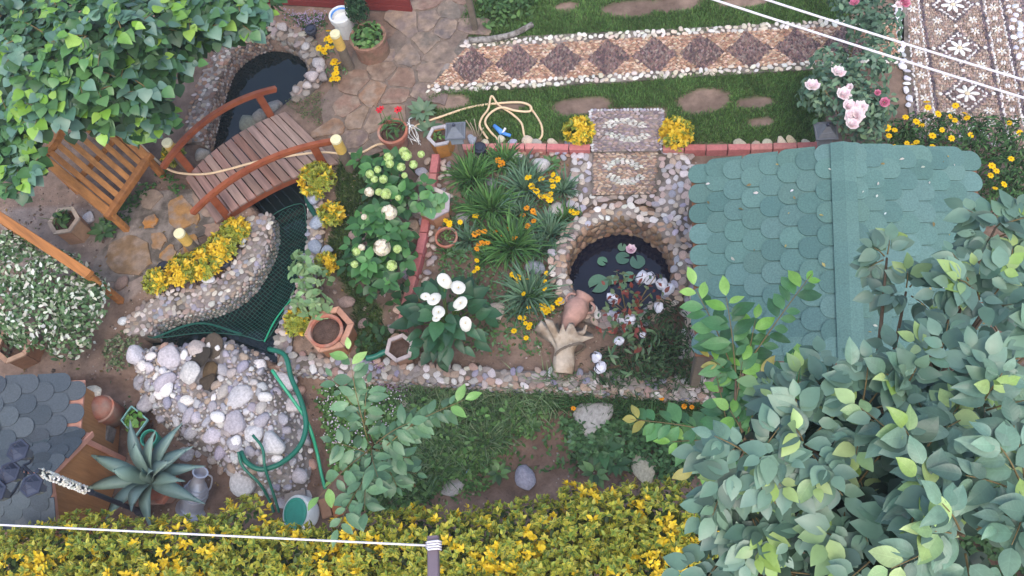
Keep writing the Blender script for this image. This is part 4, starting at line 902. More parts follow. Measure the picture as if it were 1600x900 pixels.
# spray gun
a, b, c = P(772, 196, .05), P(785, 208, .05), P(798, 212, .04); t = thing('spray_nozzle', a, 'blue plastic spray nozzle lying on the lawn at the hose end', 'nozzle')
MB().tube([a, (a + b) / 2, b], lambda s: .022 + .012 * s, 8).put('barrel', M['blue'], t, smooth=True); MB().tube([b, (b + c) / 2, c], .02, 8).put('handle', M['blue'], t, smooth=True); MB().tube([b, P(790, 200, .08)], .018, 8).put('grip', M['galv'], t)
# ---- clothes lines and bracket
def rope(a, b, za, zb, r, lab):
    p, q = P(*a, za), P(*b, zb); d = q - p; pts = [p - d * 1.2 + d * 3.4 * f + ZU * (-.02 * math.sin(math.pi * f)) for f in np.linspace(0, 1, 30)]; o = MB().tube(pts, r, 6).put('clothes_line', M['rope'], smooth=True); props(o, lab, 'clothes line', 'clothes lines')
rope((1228, 0), (1600, 115), 6.6, 6.6, .0028, 'white clothes line across the upper right corner, the higher of two')
rope((1145, 0), (1600, 143), 6.6, 6.6, .0028, 'white clothes line across the upper right corner, the lower of two')
a, b = P(0, 820, 6.3), P(682, 853, 6.3); pts = [a + (b - a) * f for f in np.linspace(-1.5, 1, 16)]; o = MB().tube(pts, .0023, 6).put('clothes_line', M['rope'], smooth=True); props(o, 'thin white clothes line tied to the grey bracket above the hedge', 'clothes line', 'clothes lines')
a, b = P(677, 838, 6.29), P(681, 1250, 6.29); br_ = thing('line_bracket', b, 'grey metal clothes line bracket reaching over the hedge', 'bracket'); MB().bar(b, a, .0235, .02).put('arm', mat('grey_bar', lin('6d6068'), .5, 10, .2, .05, 40, .4), br_)
for k in range(4): c = P(677, 847 + 4 * k, 6.305); MB().tube([c + np.array([-.016, .002 * k, -.005]), c + np.array([-.01, 0, .004]), c + np.array([.01, .002, .004]), c + np.array([.016, .001, -.006])], .0022, 6).put('knot', M['rope'], br_, smooth=True)
# ---- netting over the lower pond
npoly = smooth_path(PP([(470, 318), (478, 345), (478, 383), (466, 430), (452, 468), (432, 508), (412, 532), (378, 524), (317, 520), (240, 528), (232, 514), (267, 492), (333, 478), (373, 460), (402, 418), (422, 368), (424, 338)], .0), 4, True)
t = thing('pond_net', npoly.mean(0), 'dark green netting stretched over the lower pond', 'net'); V = []; F = []
nz_ = lambda q: -.03 - .12 * sstep(dist_poly(npoly, q) / .3) + .015 * noise2(q * 3)
ax1 = unit(np.array([.6, .8])); ax2 = np.array([-ax1[1], ax1[0]])
for d1_, d2_ in ((ax1, ax2), (ax2, ax1)):
    pr = npoly[:, :2] @ d2_; ql = npoly[:, :2] @ d1_
    for c in np.arange(pr.min(), pr.max(), .036):
        s = np.arange(ql.min(), ql.max(), .036); q = s[:, None] * d1_ + c * d2_; k = inside(npoly, q); z = nz_(q)
        for i in range(len(s) - 1):
            if k[i] and k[i + 1]:
                b0 = len(V); w_ = d2_ * .0019
                for j in (i, i + 1):
                    for sg in (-1, 1): V.append((*(q[j] + sg * w_), z[j]))
                F.append((b0, b0 + 1, b0 + 3, b0 + 2))
o = add('mesh_cords', V, F, M['net'], t, None, False, 'stuff')
MB().tube(npoly + ZU * .0, .006, 5, True).put('edge_cord', M['net'], t)
e_ = [P(240, 528, .02), P(310, 505, .0), P(378, 522, .02)]; MB().tube(smooth_path(e_, 6), .012, 6).put('gathered_fold', M['net'], t); MB().tube(smooth_path([P(413, 534, .03), P(430, 500, .03), P(456, 466, .03)], 6), .009, 6).put('gathered_fold', M['hose_l'], t)
# ---- far edge: red plank step, grey log, post
a, b = P(375, 2, .0), P(645, 18, .0); t = thing('plank_wall', (a + b) / 2, 'dark red painted plank wall at the top edge beside the terrace', 'wall')
for k in range(4): MB().bar(a + ZU * (.05 + .105 * k), b + ZU * (.05 + .105 * k), .04, .1).put('plank', M['redwood'], t)
o = MB().tube(smooth_path([P(733, 63, .05), P(765, 61, .06), P(800, 54, .06), P(832, 38, .05)], 5), lambda s: .042 - .008 * s, 9).put('grey_log', mat('lichen_bark', lin('8f8a84'), .95, 25, .4, .9, 40, .1, second=lin('5f5a52'), s2=18), smooth=True); props(o, 'rough grey log lying along the end of the pebble path', 'log')
o = MB().bar(P(743, 46, 0), P(743, 46, 0) + ZU * .9, .07, .07, (1, 0, 0)).put('fence_post', M['post']); props(o, 'grey wooden fence post at the top edge by the lawn', 'post')
# ================================================================== PLANTS: shared makers
EDGE = {}
def bulk2(proto, pos, d, n, s, cmid, cedge):
    V, F, C = leaves(pos, d, n, s, cmid, proto); PV = proto[0]; m = len(PV); e = np.tile(np.abs(PV[:, 0]) > .01, len(pos)); e |= np.tile(PV[:, 1] > .99, len(pos))
    C2 = np.repeat(np.asarray(cedge), m, 0); C = np.where(e[:, None], C2, C); return V, F, C
def shell(blobs, n, inner=.6, upmin=-.25):
    b = np.array([[*x[0], *(x[1] if np.ndim(x[1]) else (x[1],) * 3)] for x in blobs], float); wgt = (b[:, 3] * b[:, 4]); i = rng.choice(len(b), n, p=wgt / wgt.sum())
    d = rng.normal(size=(n, 3)); d[:, 2] = np.abs(d[:, 2]) * 1.1 + rng.uniform(upmin, .1, n); d = unit(d); k = inner + (1 - inner) * rng.uniform(size=n) ** .5
    return b[i, :3] + d * b[i, 3:6] * k[:, None], d, k
def perp(d): a = rng.normal(size=d.shape); return unit(a - d * (a * d).sum(1, keepdims=True))
def foliage(parent, blobs, n, size, cols, proto=LEAF, m='leafc', name='foliage', inner=.55, spread=.9, up=.6, jit=.2, w=None):
    p, d, k = shell(blobs, n, inner); dirs = unit(d * .5 + perp(d) * spread + np.array([0, 0, -.1])); nn = unit(d * .5 + np.array([0, 0, up]) + rng.normal(0, .3, (n, 3)))
    V, F, C = leaves(p - dirs * size * .4, dirs, nn, size * rng.uniform(.65, 1.2, n), pick(cols, n, jit, w), proto)
    return add(name, V, F, M[m], parent, C, False, 'stuff')
def sprigs(parent, blobs, n, ll, k, cm, ce, wy, m='leafc', proto=LEAF3, inner=.75, patch=1.6, name='foliage', golds=('d9b92c', 'c9a824', 'e2c84a')):
    """rosettes of variegated leaves: cm middle colours, ce edge colours, wy share of all-golden tips"""
    p, d, kk = shell(blobs, n, inner); N = n * k; ax = np.repeat(unit(d + rng.normal(0, .3, (n, 3)) + np.array([0, 0, .3])), k, 0); pp_ = np.repeat(p, k, 0)
    side = perp(ax); lift = np.tile(np.linspace(.25, 1.1, k), n)[:, None]; dirs = unit(side + ax * lift); hgt = np.tile(np.linspace(0, .5, k), n)[:, None] * ll
    s = ll * rng.uniform(.7, 1.15, N); gv = noise2(p * patch) + .6 * noise2(p * patch * 2.7 + 5) + rng.normal(0, .22, n); gold = gv > np.quantile(gv, 1 - wy); gold = np.repeat(gold, k)
    cmid = np.where(gold[:, None], pick(list(golds), N, .12), pick(cm, N, .15)); ced = np.where(gold[:, None], pick(list(golds), N, .1), pick(ce, N, .15))
    V, F, C = bulk2(proto, pp_ + ax * hgt, dirs, ax + .2 * side, s, cmid, ced)
    return add(name, V, F, M[m], parent, C, False, 'stuff')
def blob(px, py, z, r, rz=None):
    c = P(px, py, z); return (c, (r, r, rz if rz else r))
def stems(parent, base, tips, r=.006, m='twig', name='stem', sag=.1):
    for tp_ in tips:
        mid = (base + tp_) / 2 + np.array([0, 0, sag]) * np.linalg.norm(tp_ - base) + rng.normal(0, .02, 3); MB().tube(smooth_path([base, mid, tp_], 4), lambda t: r * (1.1 - .6 * t), 5).put(name, M[m], parent, smooth=True)
def shrub(name, label, cat, px, py, blobs, n, size, cols, proto=LEAF, m='leafc', group=None, stem=4, zb=None, **kw):
    c = np.mean([b[0] for b in blobs], 0); base = vdn(c, max(float(gz(c)), -.25) if zb is None else zb); t = thing(name, base, label, cat, group)
    foliage(t, blobs, n, size, cols, proto, m, **kw)
    if stem: stems(t, base, [blobs[i % len(blobs)][0] + rng.normal(0, .4, 3) * np.array(blobs[i % len(blobs)][1]) for i in range(stem)], .008)
    return t
def gold_shrub(px, py, rpx, label, n=None, wy=.6, h=.22, group='small golden shrubs'):
    z = h * .55; c = P(px, py, z); r = rpx * mpp(px, py, z); base = vdn(c, max(float(gz(c)), -.02)); t = thing('golden_shrub', base, label, 'shrub', group)
    sprigs(t, [(c, (r, r, h * .55))], n or int(50 + 3600 * r * r), .058, 6, ['5f7c30', '4f6c2c', '708a38'], ['b4ae3c', 'a0a038'], wy * .7, golds=('e0bc2c', 'd6b028', 'e8cc40')); stems(t, base, [c + rng.normal(0, .3, 3) * r for _ in range(4)], .005); return t
FM = {}
def daisy_me(name, k, col, colc, r=1.0, w=.55, cup=.1):
    a = np.arange(k) * 2 * math.pi / k; d = np.stack([np.cos(a), np.sin(a), 0 * a + cup], 1); V, F, C = leaves(d * .1, d, np.tile([0, 0, 1.], (k, 1)), np.full(k, .9), np.tile(col, (k, 1)), leaf_proto(w, .05, .15, .6, 4))
    dv, df = DOME5; V2 = dv * .24 + np.array([0, 0, .08]); return mesh_of(name, np.vstack([V, V2]), np.vstack([F, df + len(V)]), M['petal'], np.vstack([C, np.tile(colc, (len(V2), 1))]))
FM['yellow'] = daisy_me('flower', 7, lin('f0c414'), lin('d89a10'), w=.75); FM['orange'] = daisy_me('flower', 7, lin('e8981c'), lin('b86810'), w=.75); FM['red'] = daisy_me('flower', 6, lin('d8303c'), lin('801820'), w=.6, cup=.4); FM['whit'] = daisy_me('flower', 5, lin('e8e6da'), lin('c8c890'), w=.6)
def flowers(parent, pxs, z, rpx, kind='yellow', name='flower', per=1, spread=0, stem=True, zb=None):
    for a, b in pxs:
        for _ in range(per):
            a2, b2 = a + rng.uniform(-spread, spread), b + rng.uniform(-spread, spread); zz = z * rng.uniform(.85, 1.1) if z > 0 else z; p = P(a2, b2, zz); s = rpx * mpp(a2, b2, zz) * rng.uniform(.85, 1.2)
            o = inst(name, FM[kind], Matrix.Translation(p) @ Matrix.Rotation(rng.uniform(0, 6), 4, 'Z') @ Matrix.Rotation(rng.normal(0, .35), 4, 'X') @ Matrix.Scale(s, 4), parent)
            if stem:
                g = vdn(p, (max(float(gz(p)), -.25) if zb is None else zb)) + np.append(rng.normal(0, .02, 2), 0); MB().tube([g, (g + p) / 2 + np.append(rng.normal(0, .006, 2), 0), p], .0035, 4).put('stem', M['greenstem'], parent)
# ---- strap-leaved tufts
def tuft_geo(c, n, L, w, cols, spread=1.0, rad=.06):
    an = rng.uniform(0, 6.283, n); l = L * rng.uniform(.55, 1.15, n); st = 5; ts = np.linspace(0, 1, st + 1); b = c + np.stack([np.cos(an), np.sin(an), 0 * an], 1) * rng.uniform(0, rad, n)[:, None]
    an = an + rng.normal(0, .5, n); ln = spread * rng.uniform(.25, 1.0, n); V = []; sd = np.stack([-np.sin(an), np.cos(an), 0 * an], 1)
    for t_ in ts:
        out = l * ln * (t_ ** 1.25) * .75; h = l * (t_ - (.28 + .5 * ln) * t_ * t_ * .8); ww = w * (1 - t_ ** 2.2) * (.6 + .8 * t_) + .0004
        ce = b + np.stack([np.cos(an) * out, np.sin(an) * out, h], 1); V += [ce - sd * ww, ce + sd * ww]
    V = np.stack(V, 1).reshape(-1, 3); m = 2 * (st + 1); f = np.array([[2 * i, 2 * i + 1, 2 * i + 3, 2 * i + 2] for i in range(st)]); F = (f[None] + (np.arange(n) * m)[:, None, None]).reshape(-1, 4)
    return V, F, np.repeat(pick(cols, n, .2), m, 0)
def tuft(name, label, px, py, rpx, n, w, cols, cat='plant', group=None, spread=1.0, z=None, m='leafm'):
    g = G(px, py) if z is None else P(px, py, z); L = rpx * mpp(px, py) * 1.6; t = thing(name, g, label, cat, group); V, F, C = tuft_geo(g, n, L, w, cols, spread, L * .3); add('blades', V, F, M[m], t, C, False, 'stuff'); return t
# ================================================================== white stone mound
mp_ = PP([(180, 574), (190, 540), (225, 520), (300, 517), (351, 512), (413, 530), (445, 570), (468, 601), (480, 650), (488, 718), (475, 772), (430, 786), (363, 768), (308, 720), (255, 690), (222, 660), (195, 620)], 0)
mc = mp_.mean(0); mound = thing('stone_mound', vdn(mc, -.2), 'low mound of white and grey stones with a dark dry streambed below the netted pond', 'rockery')
dry = PP([(318, 535), (345, 535), (355, 560), (345, 600), (330, 625), (310, 600), (308, 565)], .1)
def mz(q): d = dist_poly(mp_, q) * np.where(inside(mp_, q), 1, -1); z = -.36 + .5 * sstep((d + .04) / .36); return z - .13 * np.where(inside(dry, q), sstep(dist_poly(dry, q) / .12), 0) + noise2(q * 2.2) * .04
xs, ys = np.arange(mp_[:, 0].min() - .1, mp_[:, 0].max() + .1, .05), np.arange(mp_[:, 1].min() - .1, mp_[:, 1].max() + .1, .05); X, Y = np.meshgrid(xs, ys); q = np.stack([X, Y], -1); Z = mz(q); idx = np.arange(X.size).reshape(X.shape)
add('mound_body', np.stack([X, Y, Z], -1).reshape(-1, 3), np.stack([idx[:-1, :-1], idx[:-1, 1:], idx[1:, 1:], idx[1:, :-1]], -1).reshape(-1, 4), mat('mound_concrete', lin('8f8884'), .95, 9, .35, .9, 30, .1, second=lin('756d66'), s2=6), mound, None, True)
placed = []
def try_put(cnt, rmin, rmax, meshes, cols, flat, big=False, name='stone'):
    lo_, hi_ = mp_.min(0)[:2], mp_.max(0)[:2]
    for _ in range(cnt * 60):
        if cnt <= 0: break
        c = rng.uniform(lo_, hi_); r = rng.uniform(rmin, rmax)
        if not inside(mp_, c) or inside(dry, c) and rng.uniform() < .93: continue
        if any((c[0] - a) ** 2 + (c[1] - b) ** 2 < (.78 * (r + s)) ** 2 for a, b, s in placed): continue
        placed.append((c[0], c[1], r)); cnt -= 1; z = float(mz(c)); col = pick(cols, 1, .1)[0]
        inst(name, meshes[rng.integers(len(meshes))], frame(np.array([c[0], c[1], z + r * flat * .12]), (math.cos(rng.uniform(0, 6)), math.sin(rng.uniform(0, 6)), rng.normal(0, .2)), (rng.normal(0, .2), rng.normal(0, .2), 1), (r * rng.uniform(.7, .95), r * rng.uniform(.95, 1.2), r * flat)), mound, col)
WH = ['b4b1b2', 'a6a3a8', 'c2bfbe', '9c989c', 'aca29c', 'bab5b0', '928f9a', 'a3907f']
try_put(20, .09, .14, ROCK_ME, ['b4b0b2', 'bcb8b8', 'a8a4a8', 'b0a49c'], .7, name='rock'); try_put(75, .05, .085, STONE_ME, WH + ['dcd8d2', 'b08e80'], .6); try_put(110, .034, .05, STONE_ME, WH + ['dcd8d2'], .6); try_put(80, .024, .034, STONE_ME, WH, .6)
c = poisson(mp_, .03); c = c[rng.uniform(size=len(c)) < .75]; c = c[~inside(dry, c)]; n = len(c); pebbles('gravel', np.column_stack([c, mz(c) + .004]), np.tile([0, 0, 1.], (n, 1)), .019 * rng.uniform(.7, 1.3, n), .015, .011, rng.uniform(0, 6, n), pick(WH + ['8a8484', '7d7472'], n, .15), mound)
for a, b, r, cc in ((325, 585, .17, '5f4e38'), (318, 565, .13, '3a342c'), (338, 612, .11, '33302c'), (335, 545, .15, '544a3e'), (325, 605, .12, '463c30')):
    p = P(a, b, .02); p[2] = float(mz(p)); inst('streambed_rock', ROCK_ME[rng.integers(4)], Matrix.Translation(p) @ Matrix.Rotation(a, 4, 'Z') @ Matrix.Diagonal((r, r * .8, r * .22, 1)), mound, lin(cc))
for a, b, r in ((228, 577, .065), (260, 585, .05), (268, 612, .085), (242, 560, .06), (325, 538, .045), (338, 541, .04), (490, 735, .075), (372, 695, .07), (345, 655, .08), (268, 590, .055)):
    p = P(a, b, .1); p[2] = float(mz(p)) + r * .5; inst('white_stone', STONE_ME[rng.integers(3)], Matrix.Translation(p) @ Matrix.Rotation(a, 4, 'Z') @ Matrix.Diagonal((r, r * .75, r * .55, 1)), mound, lin(rng.choice(['e0dcd8', 'd4d0d0', 'dcd4cc'])))
# ================================================================== loose stones in the beds
for i, (a, b, r, fl_, cc, lab) in enumerate(((847, 264, 15, .8, 'b8b4b0', 'round whitish boulder at the top of the raised bed'), (866, 336, 18, .6, 'a8a49c', 'pale oval boulder beside the round pond rim in the raised bed'), (838, 420, 15, .8, '8f949c', 'blue-grey round boulder near the pond in the raised bed'), (772, 492, 20, .4, 'b0a294', 'flat cracked tan stone right of the calla lilies'), (661, 287, 13, .6, 'a89a8c', 'tall tan stone right of the brick edging'), (722, 342, 14, .6, '8d8a88', 'grey stone half buried between the bed plants'), (768, 290, 12, .4, '86868a', 'dark grey stone among the strap-leaved plants'), (805, 362, 13, .5, '8a8884', 'grey stone sunk among leaves in the middle of the raised bed'), (922, 655, 36, .35, '9d9a94', 'large flat grey slab in front of the low wall'), (820, 745, 23, .75, '9a96a0', 'grey angular rock on bare soil above the hedge'), (708, 762, 18, .6, 'a09a94', 'pale stone at the hedge edge below the long grass'), (1003, 731, 24, .7, 'b0a890', 'tan rounded rock by the yellow hedge under the big leaves'), (632, 632, 17, .4, 'a89e94', 'flat light stone in front of the low wall below the small planter'), (720, 640, 9, .7, 'b8b4ae', 'small whitish block below the low wall in the long grass'), (570, 706, 7, .8, 'e0e0dc', 'small white pebble in the green ground cover'), (733, 737, 6, .8, '8fb8d0', 'tiny pale blue pebble on the bare soil'), (393, 440, 0, 0, '', ''), (332, 441, 12, .5, 'c2c0c0', 'white oval stone at the right foot of the yellow shrubs'), (298, 450, 14, .45, '75655c', 'dark brown stone in front of the yellow shrubs'), (263, 450, 10, .5, '7d6c64', 'brown stone between the two leftmost yellow shrubs'), (383, 380, 9, .5, 'a8aca8', 'greenish grey stone on the pond wall by the bridge'), (385, 362, 8, .5, 'c8c8c4', 'white stone on the pond wall beside the bridge foot'), (360, 413, 7, .9, 'b0a294', 'upright tan stone next to the lower spotlight'), (140, 342, 11, .6, 'c9c6c8', 'white stone against the foot of the bench'), (193, 503, 9, .5, 'cfd2d4', 'white stone beside the white-flowered bush'), (190, 445, 14, .6, '8a7468', 'brown rock where the stone patio meets the pond wall'))):
    if not r: continue
    g = G(a, b); s = r * mpp(a, b); zz = .07 if i in (17, 20, 21) else 0; o = inst('loose_stone', ROCK_ME[i % 4] if r > 10 else STONE_ME[i % 6], Matrix.Translation(g + ZU * (s * fl_ * .35 + zz)) @ Matrix.Rotation(i * 1.3, 4, 'Z') @ Matrix.Diagonal((s, s * .8, s * fl_, 1)), None, lin(cc)); props(o, lab, 'stone', 'loose stones in the beds')
# ================================================================== small golden shrubs
for a, b, r, lab, wy, h in ((905, 206, 19, 'golden shrub at the left side of the upper mosaic step', .85, .22), (1057, 210, 22, 'golden shrub at the right side of the upper mosaic step', .85, .22), (497, 284, 25, 'green-gold shrub at the right foot of the footbridge', .45, .3), (518, 337, 16, 'small golden shrub beside the blue-grey stone on the pond wall', .7, .2), (466, 505, 17, 'green-gold shrub left of the potted hexagonal planter', .4, .22), (511, 414, 12, 'small yellow shrub behind the loose green shrub on the pond bank', .5, .2), (247, 441, 16, 'leftmost golden shrub of the row on the netted pond wall', .5, .2), (288, 424, 22, 'golden shrub left of the middle in the row on the pond wall', .65, .24), (322, 411, 23, 'golden shrub in the middle of the row on the pond wall', .7, .24), (347, 388, 20, 'golden shrub right of the middle in the row on the pond wall', .7, .22), (368, 362, 17, 'golden shrub nearest the bridge in the row on the pond wall', .55, .2), (272, 243, 13, 'small yellow-green shrub at the bollard left of the footbridge', .3, .15)):
    gold_shrub(a, b, r, lab, wy=wy, h=h)
# ================================================================== raised bed plants
BLU = ['5c7a5e', '4f6d52', '668568', '45614a', '6f8c6c']; GR = ['456b38', '3a5c32', '527a40', '5f8748']
for a, b, r, n, cols, lab in ((738, 282, 38, 75, GR, 'strap-leaved plant nearest the square lantern in the raised bed'), (790, 256, 27, 50, GR, 'leafy tuft below the brick row with orange blooms'), (822, 300, 38, 75, BLU, 'blue-green strap-leaved plant left of the yellow pansies'), (768, 330, 40, 80, GR, 'strap-leaved plant right of the weathered planter'), (802, 390, 45, 95, GR, 'broad strap-leaved plant in the centre of the raised bed'), (860, 368, 34, 70, BLU, 'blue-green tuft beside the round pond rim'), (826, 466, 42, 85, BLU, 'grey-green tuft below the blue-grey boulder'), (880, 300, 26, 50, BLU, 'low blue-green tuft near the mosaic apron'), (740, 330, 26, 45, GR, 'small strap-leaved tuft behind the weathered planter'), (735, 378, 26, 40, BLU, 'grey-green leafy tuft right of the small seedling pot'), (760, 405, 22, 35, GR, 'low tuft with yellow blooms above the calla lilies')):
    tuft('strap_leaved_plant', lab, a, b, r, int(n * 2.2), .0105, cols, group='strap-leaved plants in the raised bed')
def pansies(label, pxs, kind='yellow', r=6, z=.14, name='pansy_plant', per=1, spread=0, leafs=60, group='flowering bedding plants'):
    c = np.mean([P(a, b, z * .4) for a, b in pxs], 0); rr = max(.07, np.max([np.linalg.norm(P(a, b, z) - P(*np.mean(pxs, 0), z)) for a, b in pxs])); base = vdn(c, max(float(gz(c)), -.25)); t = thing(name, base, label, 'flowers', group)
    foliage(t, [(base + ZU * .03, (rr * 1.1, rr * 1.1, z * .7))], leafs, .05, GR + BLU, LEAFN, 'leafm', inner=.3); flowers(t, pxs, z, r, kind, per=per, spread=spread); return t
pansies('yellow pansies above the pale oval boulder in the raised bed', [(846, 280), (864, 273), (862, 282), (864, 291), (831, 291), (838, 299), (845, 307), (853, 306), (859, 312), (860, 303), (871, 280), (825, 277)], 'yellow', 6, .18)
pansies('yellow blooms beside the small seedling pot', [(703, 348), (702, 351), (719, 347), (697, 345)], 'yellow', 5, .16)
pansies('orange and yellow blooms in the middle of the raised bed', [(748, 363), (757, 362), (742, 366), (753, 380), (762, 379), (747, 382), (745, 389), (775, 361), (786, 366), (792, 358), (804, 371)], 'orange', 5, .16)
pansies('yellow blooms above the calla lilies', [(745, 407), (746, 419), (741, 424), (743, 337)], 'yellow', 5, .15)
pansies('orange blooms right of the centre of the raised bed', [(833, 330), (838, 333), (817, 336), (824, 353), (834, 345), (823, 325)], 'orange', 5, .15)
pansies('yellow blooms in the grey-green tuft below the boulder', [(800, 429), (806, 432), (812, 430), (824, 436), (852, 440), (851, 451), (818, 459), (826, 480), (810, 437), (809, 441), (854, 427)], 'yellow', 4.2, .16)
pansies('yellow blooms left of the terracotta amphora', [(850, 483), (858, 484), (853, 488), (862, 481), (877, 471), (872, 473), (848, 478), (875, 468)], 'yellow', 6, .14)
pansies('yellow blooms scattered on the bare soil left of the driftwood', [(803, 517), (821, 505), (828, 507), (818, 497), (822, 528), (826, 512), (812, 496)], 'yellow', 4.5, .12)
pansies('orange blooms at the lantern corner of the raised bed', [(781, 258), (785, 255), (778, 250)], 'orange', 5, .15)
pansies('yellow bloom cluster on the pond rim under the apron', [(897, 333), (902, 333), (893, 330)], 'yellow', 5, .1)
pansies('yellow pansies between the upper pond rocks and the stone tub', [(513, 48), (515, 59), (510, 61), (498, 75), (505, 78), (511, 73), (518, 74), (507, 83), (517, 64)], 'yellow', 5.5, .14)
pansies('bright yellow pansies at the foot of the terrace bollard', [(523, 94), (525, 107), (526, 114), (519, 123), (527, 123), (521, 98), (529, 99), (523, 115)], 'yellow', 6, .14)
# ---- calla lilies
cb = G(703, 515); calla = thing('calla_lily', cb, 'large calla lily plant with broad dark leaves and white trumpet flowers', 'plant')
big = leaf_proto(.62, .16, .28, .36, 7); CAL = [mesh_of('leaf', *leaf_proto(w_, .15, dr, .36, 7), M['leaf'], smooth=True) for w_, dr in ((.6, .25), (.5, .4), (.68, .15))]
for i in range(90):
    a = rng.uniform(0, 6.283); rr = .05 + .36 * (i / 90) ** .6; h = .5 - .28 * (i / 90) + rng.uniform(-.05, .05); p = cb + np.array([math.cos(a) * rr, math.sin(a) * rr * .95, h]); d = np.array([math.cos(a), math.sin(a), .55 - 1.0 * (i / 90) + rng.normal(0, .2)])
    s = rng.uniform(.13, .23); inst('leaf', CAL[i % 3], frame(p, d + rng.normal(0, .25, 3), (math.cos(a) * .3, math.sin(a) * .3, 1), (s, s, s)), calla, pick(['2f5636', '386242', '2a4c30', '437048'], 1, .15)[0])
    if i % 2 == 0: MB().tube([cb + np.append(rng.normal(0, .03, 2), 0), (cb + p) / 2 + ZU * .06, p], .006, 5).put('stalk', M['greenstem'], calla)
sp = []; sf = []; K = 14
for i, (r_, h_) in enumerate(((.02, .28), (.09, .36), (.3, .45), (.56, .5), (.72, .45))):
    for k in range(K):
        a = 2 * math.pi * k / K; e = 1 + .45 * max(0, math.cos(a)) ** 3 * (i / 4); sp.append((r_ * e * math.cos(a), r_ * e * math.sin(a) * .9, h_ - .25 * (i == 4) * max(0, math.cos(a)) ** 2 - .12 * (i == 4)))
for i in range(4):
    for k in range(K): sf.append((i * K + k, i * K + (k + 1) % K, (i + 1) * K + (k + 1) % K, (i + 1) * K + k))
n0 = len(sp); dv_, df_ = DOME5; sp += [tuple(v) for v in dv_ * np.array([.045, .045, .16]) + np.array([0, 0, .4])]; sf += [tuple(int(x) + n0 for x in f) for f in df_]
SPA = mesh_of('flower', np.array(sp), sf, M['petal'], np.vstack([np.tile(lin('ece9dc'), (n0, 1)), np.tile(lin('d8b848'), (len(dv_), 1))]), smooth=True)
for a, b in ((691, 434), (716, 448), (676, 467), (721, 471), (685, 487), (681, 497), (727, 500), (665, 462)):
    z = .6; p = P(a, b, z); s = 15 * mpp(a, b, z) * (.7 if a in (681, 665) else rng.uniform(.95, 1.25)); inst('flower', SPA, Matrix.Translation(p - ZU * s * .6) @ Matrix.Rotation(rng.uniform(0, 6), 4, 'Z') @ Matrix.Rotation(rng.normal(.25, .15), 4, 'Y') @ Matrix.Scale(s, 4), calla)
    MB().tube([cb, (cb + p) / 2 + ZU * .03, p - ZU * s * .6], .006, 5).put('stalk', M['greenstem'], calla)
# ---- hydrangea
hb = [blob(612, 270, .38, .26, .2), blob(585, 262, .3, .2, .15), blob(600, 330, .42, .32, .22), blob(590, 390, .42, .34, .22), blob(608, 440, .32, .26, .2), blob(572, 425, .28, .24, .18), blob(638, 305, .35, .2, .2), blob(625, 385, .36, .26, .2)]
hc = G(600, 370); hyd = thing('hydrangea', hc, 'hydrangea bush with lime green and cream flower heads left of the brick edging', 'shrub')
HL = [mesh_of('leaf', *leaf_proto(.66, .12, .22, .42, 6), M['leaf'], smooth=True), mesh_of('leaf', *leaf_proto(.58, .1, .3, .45, 6), M['leaf'], smooth=True)]
p, d, k_ = shell(hb, 52, .75, 0); 
for i in range(52):
    a0 = rng.uniform(0, 6)
    for j in range(5):
        a = a0 + j * 1.257 + rng.normal(0, .15); dd = np.array([math.cos(a), math.sin(a), .12 + rng.normal(0, .12)]) + d[i] * .35; s = rng.uniform(.1, .155); inst('leaf', HL[j % 2], frame(p[i] + dd * .02, dd, (d[i][0] * .4, d[i][1] * .4, 1), (s, s, s)), hyd, pick(['3f6b38', '4a7a40', '356030', '548746', '2f5530'], 1, .14)[0])
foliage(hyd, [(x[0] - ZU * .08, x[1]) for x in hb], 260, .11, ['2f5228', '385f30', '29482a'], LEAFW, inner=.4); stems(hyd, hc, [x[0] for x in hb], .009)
nf = 60; dd = unit(rng.normal(size=(nf, 3))); dd[:, 2] = np.abs(dd[:, 2]) - .25; dd = unit(dd); side = perp(dd); FV, FF, FC = [], [], []
def head_me(cols):
    V, F, C = leaves(dd * .72 - side * .22, side, dd, np.full(nf, .5), pick(cols, nf, .12), leaf_proto(.85, .05, .1, .5, 3)); V2, F2, C2 = leaves(dd * .72 + np.cross(dd, side) * .22, -np.cross(dd, side), dd, np.full(nf, .46), pick(cols, nf, .12), leaf_proto(.85, .05, .1, .5, 3)); bv, bf = DOME
    return mesh_of('flower_head', np.vstack([V, V2, bv * .68]), np.vstack([F, F2 + len(V), bf + len(V) + len(V2)]), M['petal'], np.vstack([C, C2, np.tile(np.array(lin(cols[0])) * .8, (len(bv), 1))]))
HG, HC = head_me(['c0d884', 'cde094', 'b0c872', 'd6e6a8']), head_me(['ece0c8', 'f2e8d6', 'e2d0ba', 'dedcb8'])
for a, b, r, k in ((607, 246, 8, 0), (609, 256, 7, 0), (635, 243, 9, 0), (631, 237, 8, 0), (627, 261, 7, 0), (646, 257, 7, 0), (658, 241, 6, 0), (578, 272, 7, 0), (585, 280, 6, 0), (599, 280, 7, 0), (590, 265, 6, 0), (603, 303, 9, 0), (592, 300, 6, 0), (608, 332, 13, 1), (597, 387, 14, 1), (577, 300, 8, 1), (612, 415, 9, 0), (557, 393, 7, 0), (565, 387, 6, 1), (621, 389, 7, 0), (554, 413, 6, 0), (576, 325, 5, 0), (632, 274, 5, 0), (622, 309, 5, 0), (569, 339, 5, 1)):
    z = .6; s = r * mpp(a, b, z) * 1.3; inst('flower_head', HC if k else HG, Matrix.Translation(P(a, b, z)) @ Matrix.Rotation(rng.uniform(0, 6), 4, 'Z') @ Matrix.Scale(s, 4), hyd)
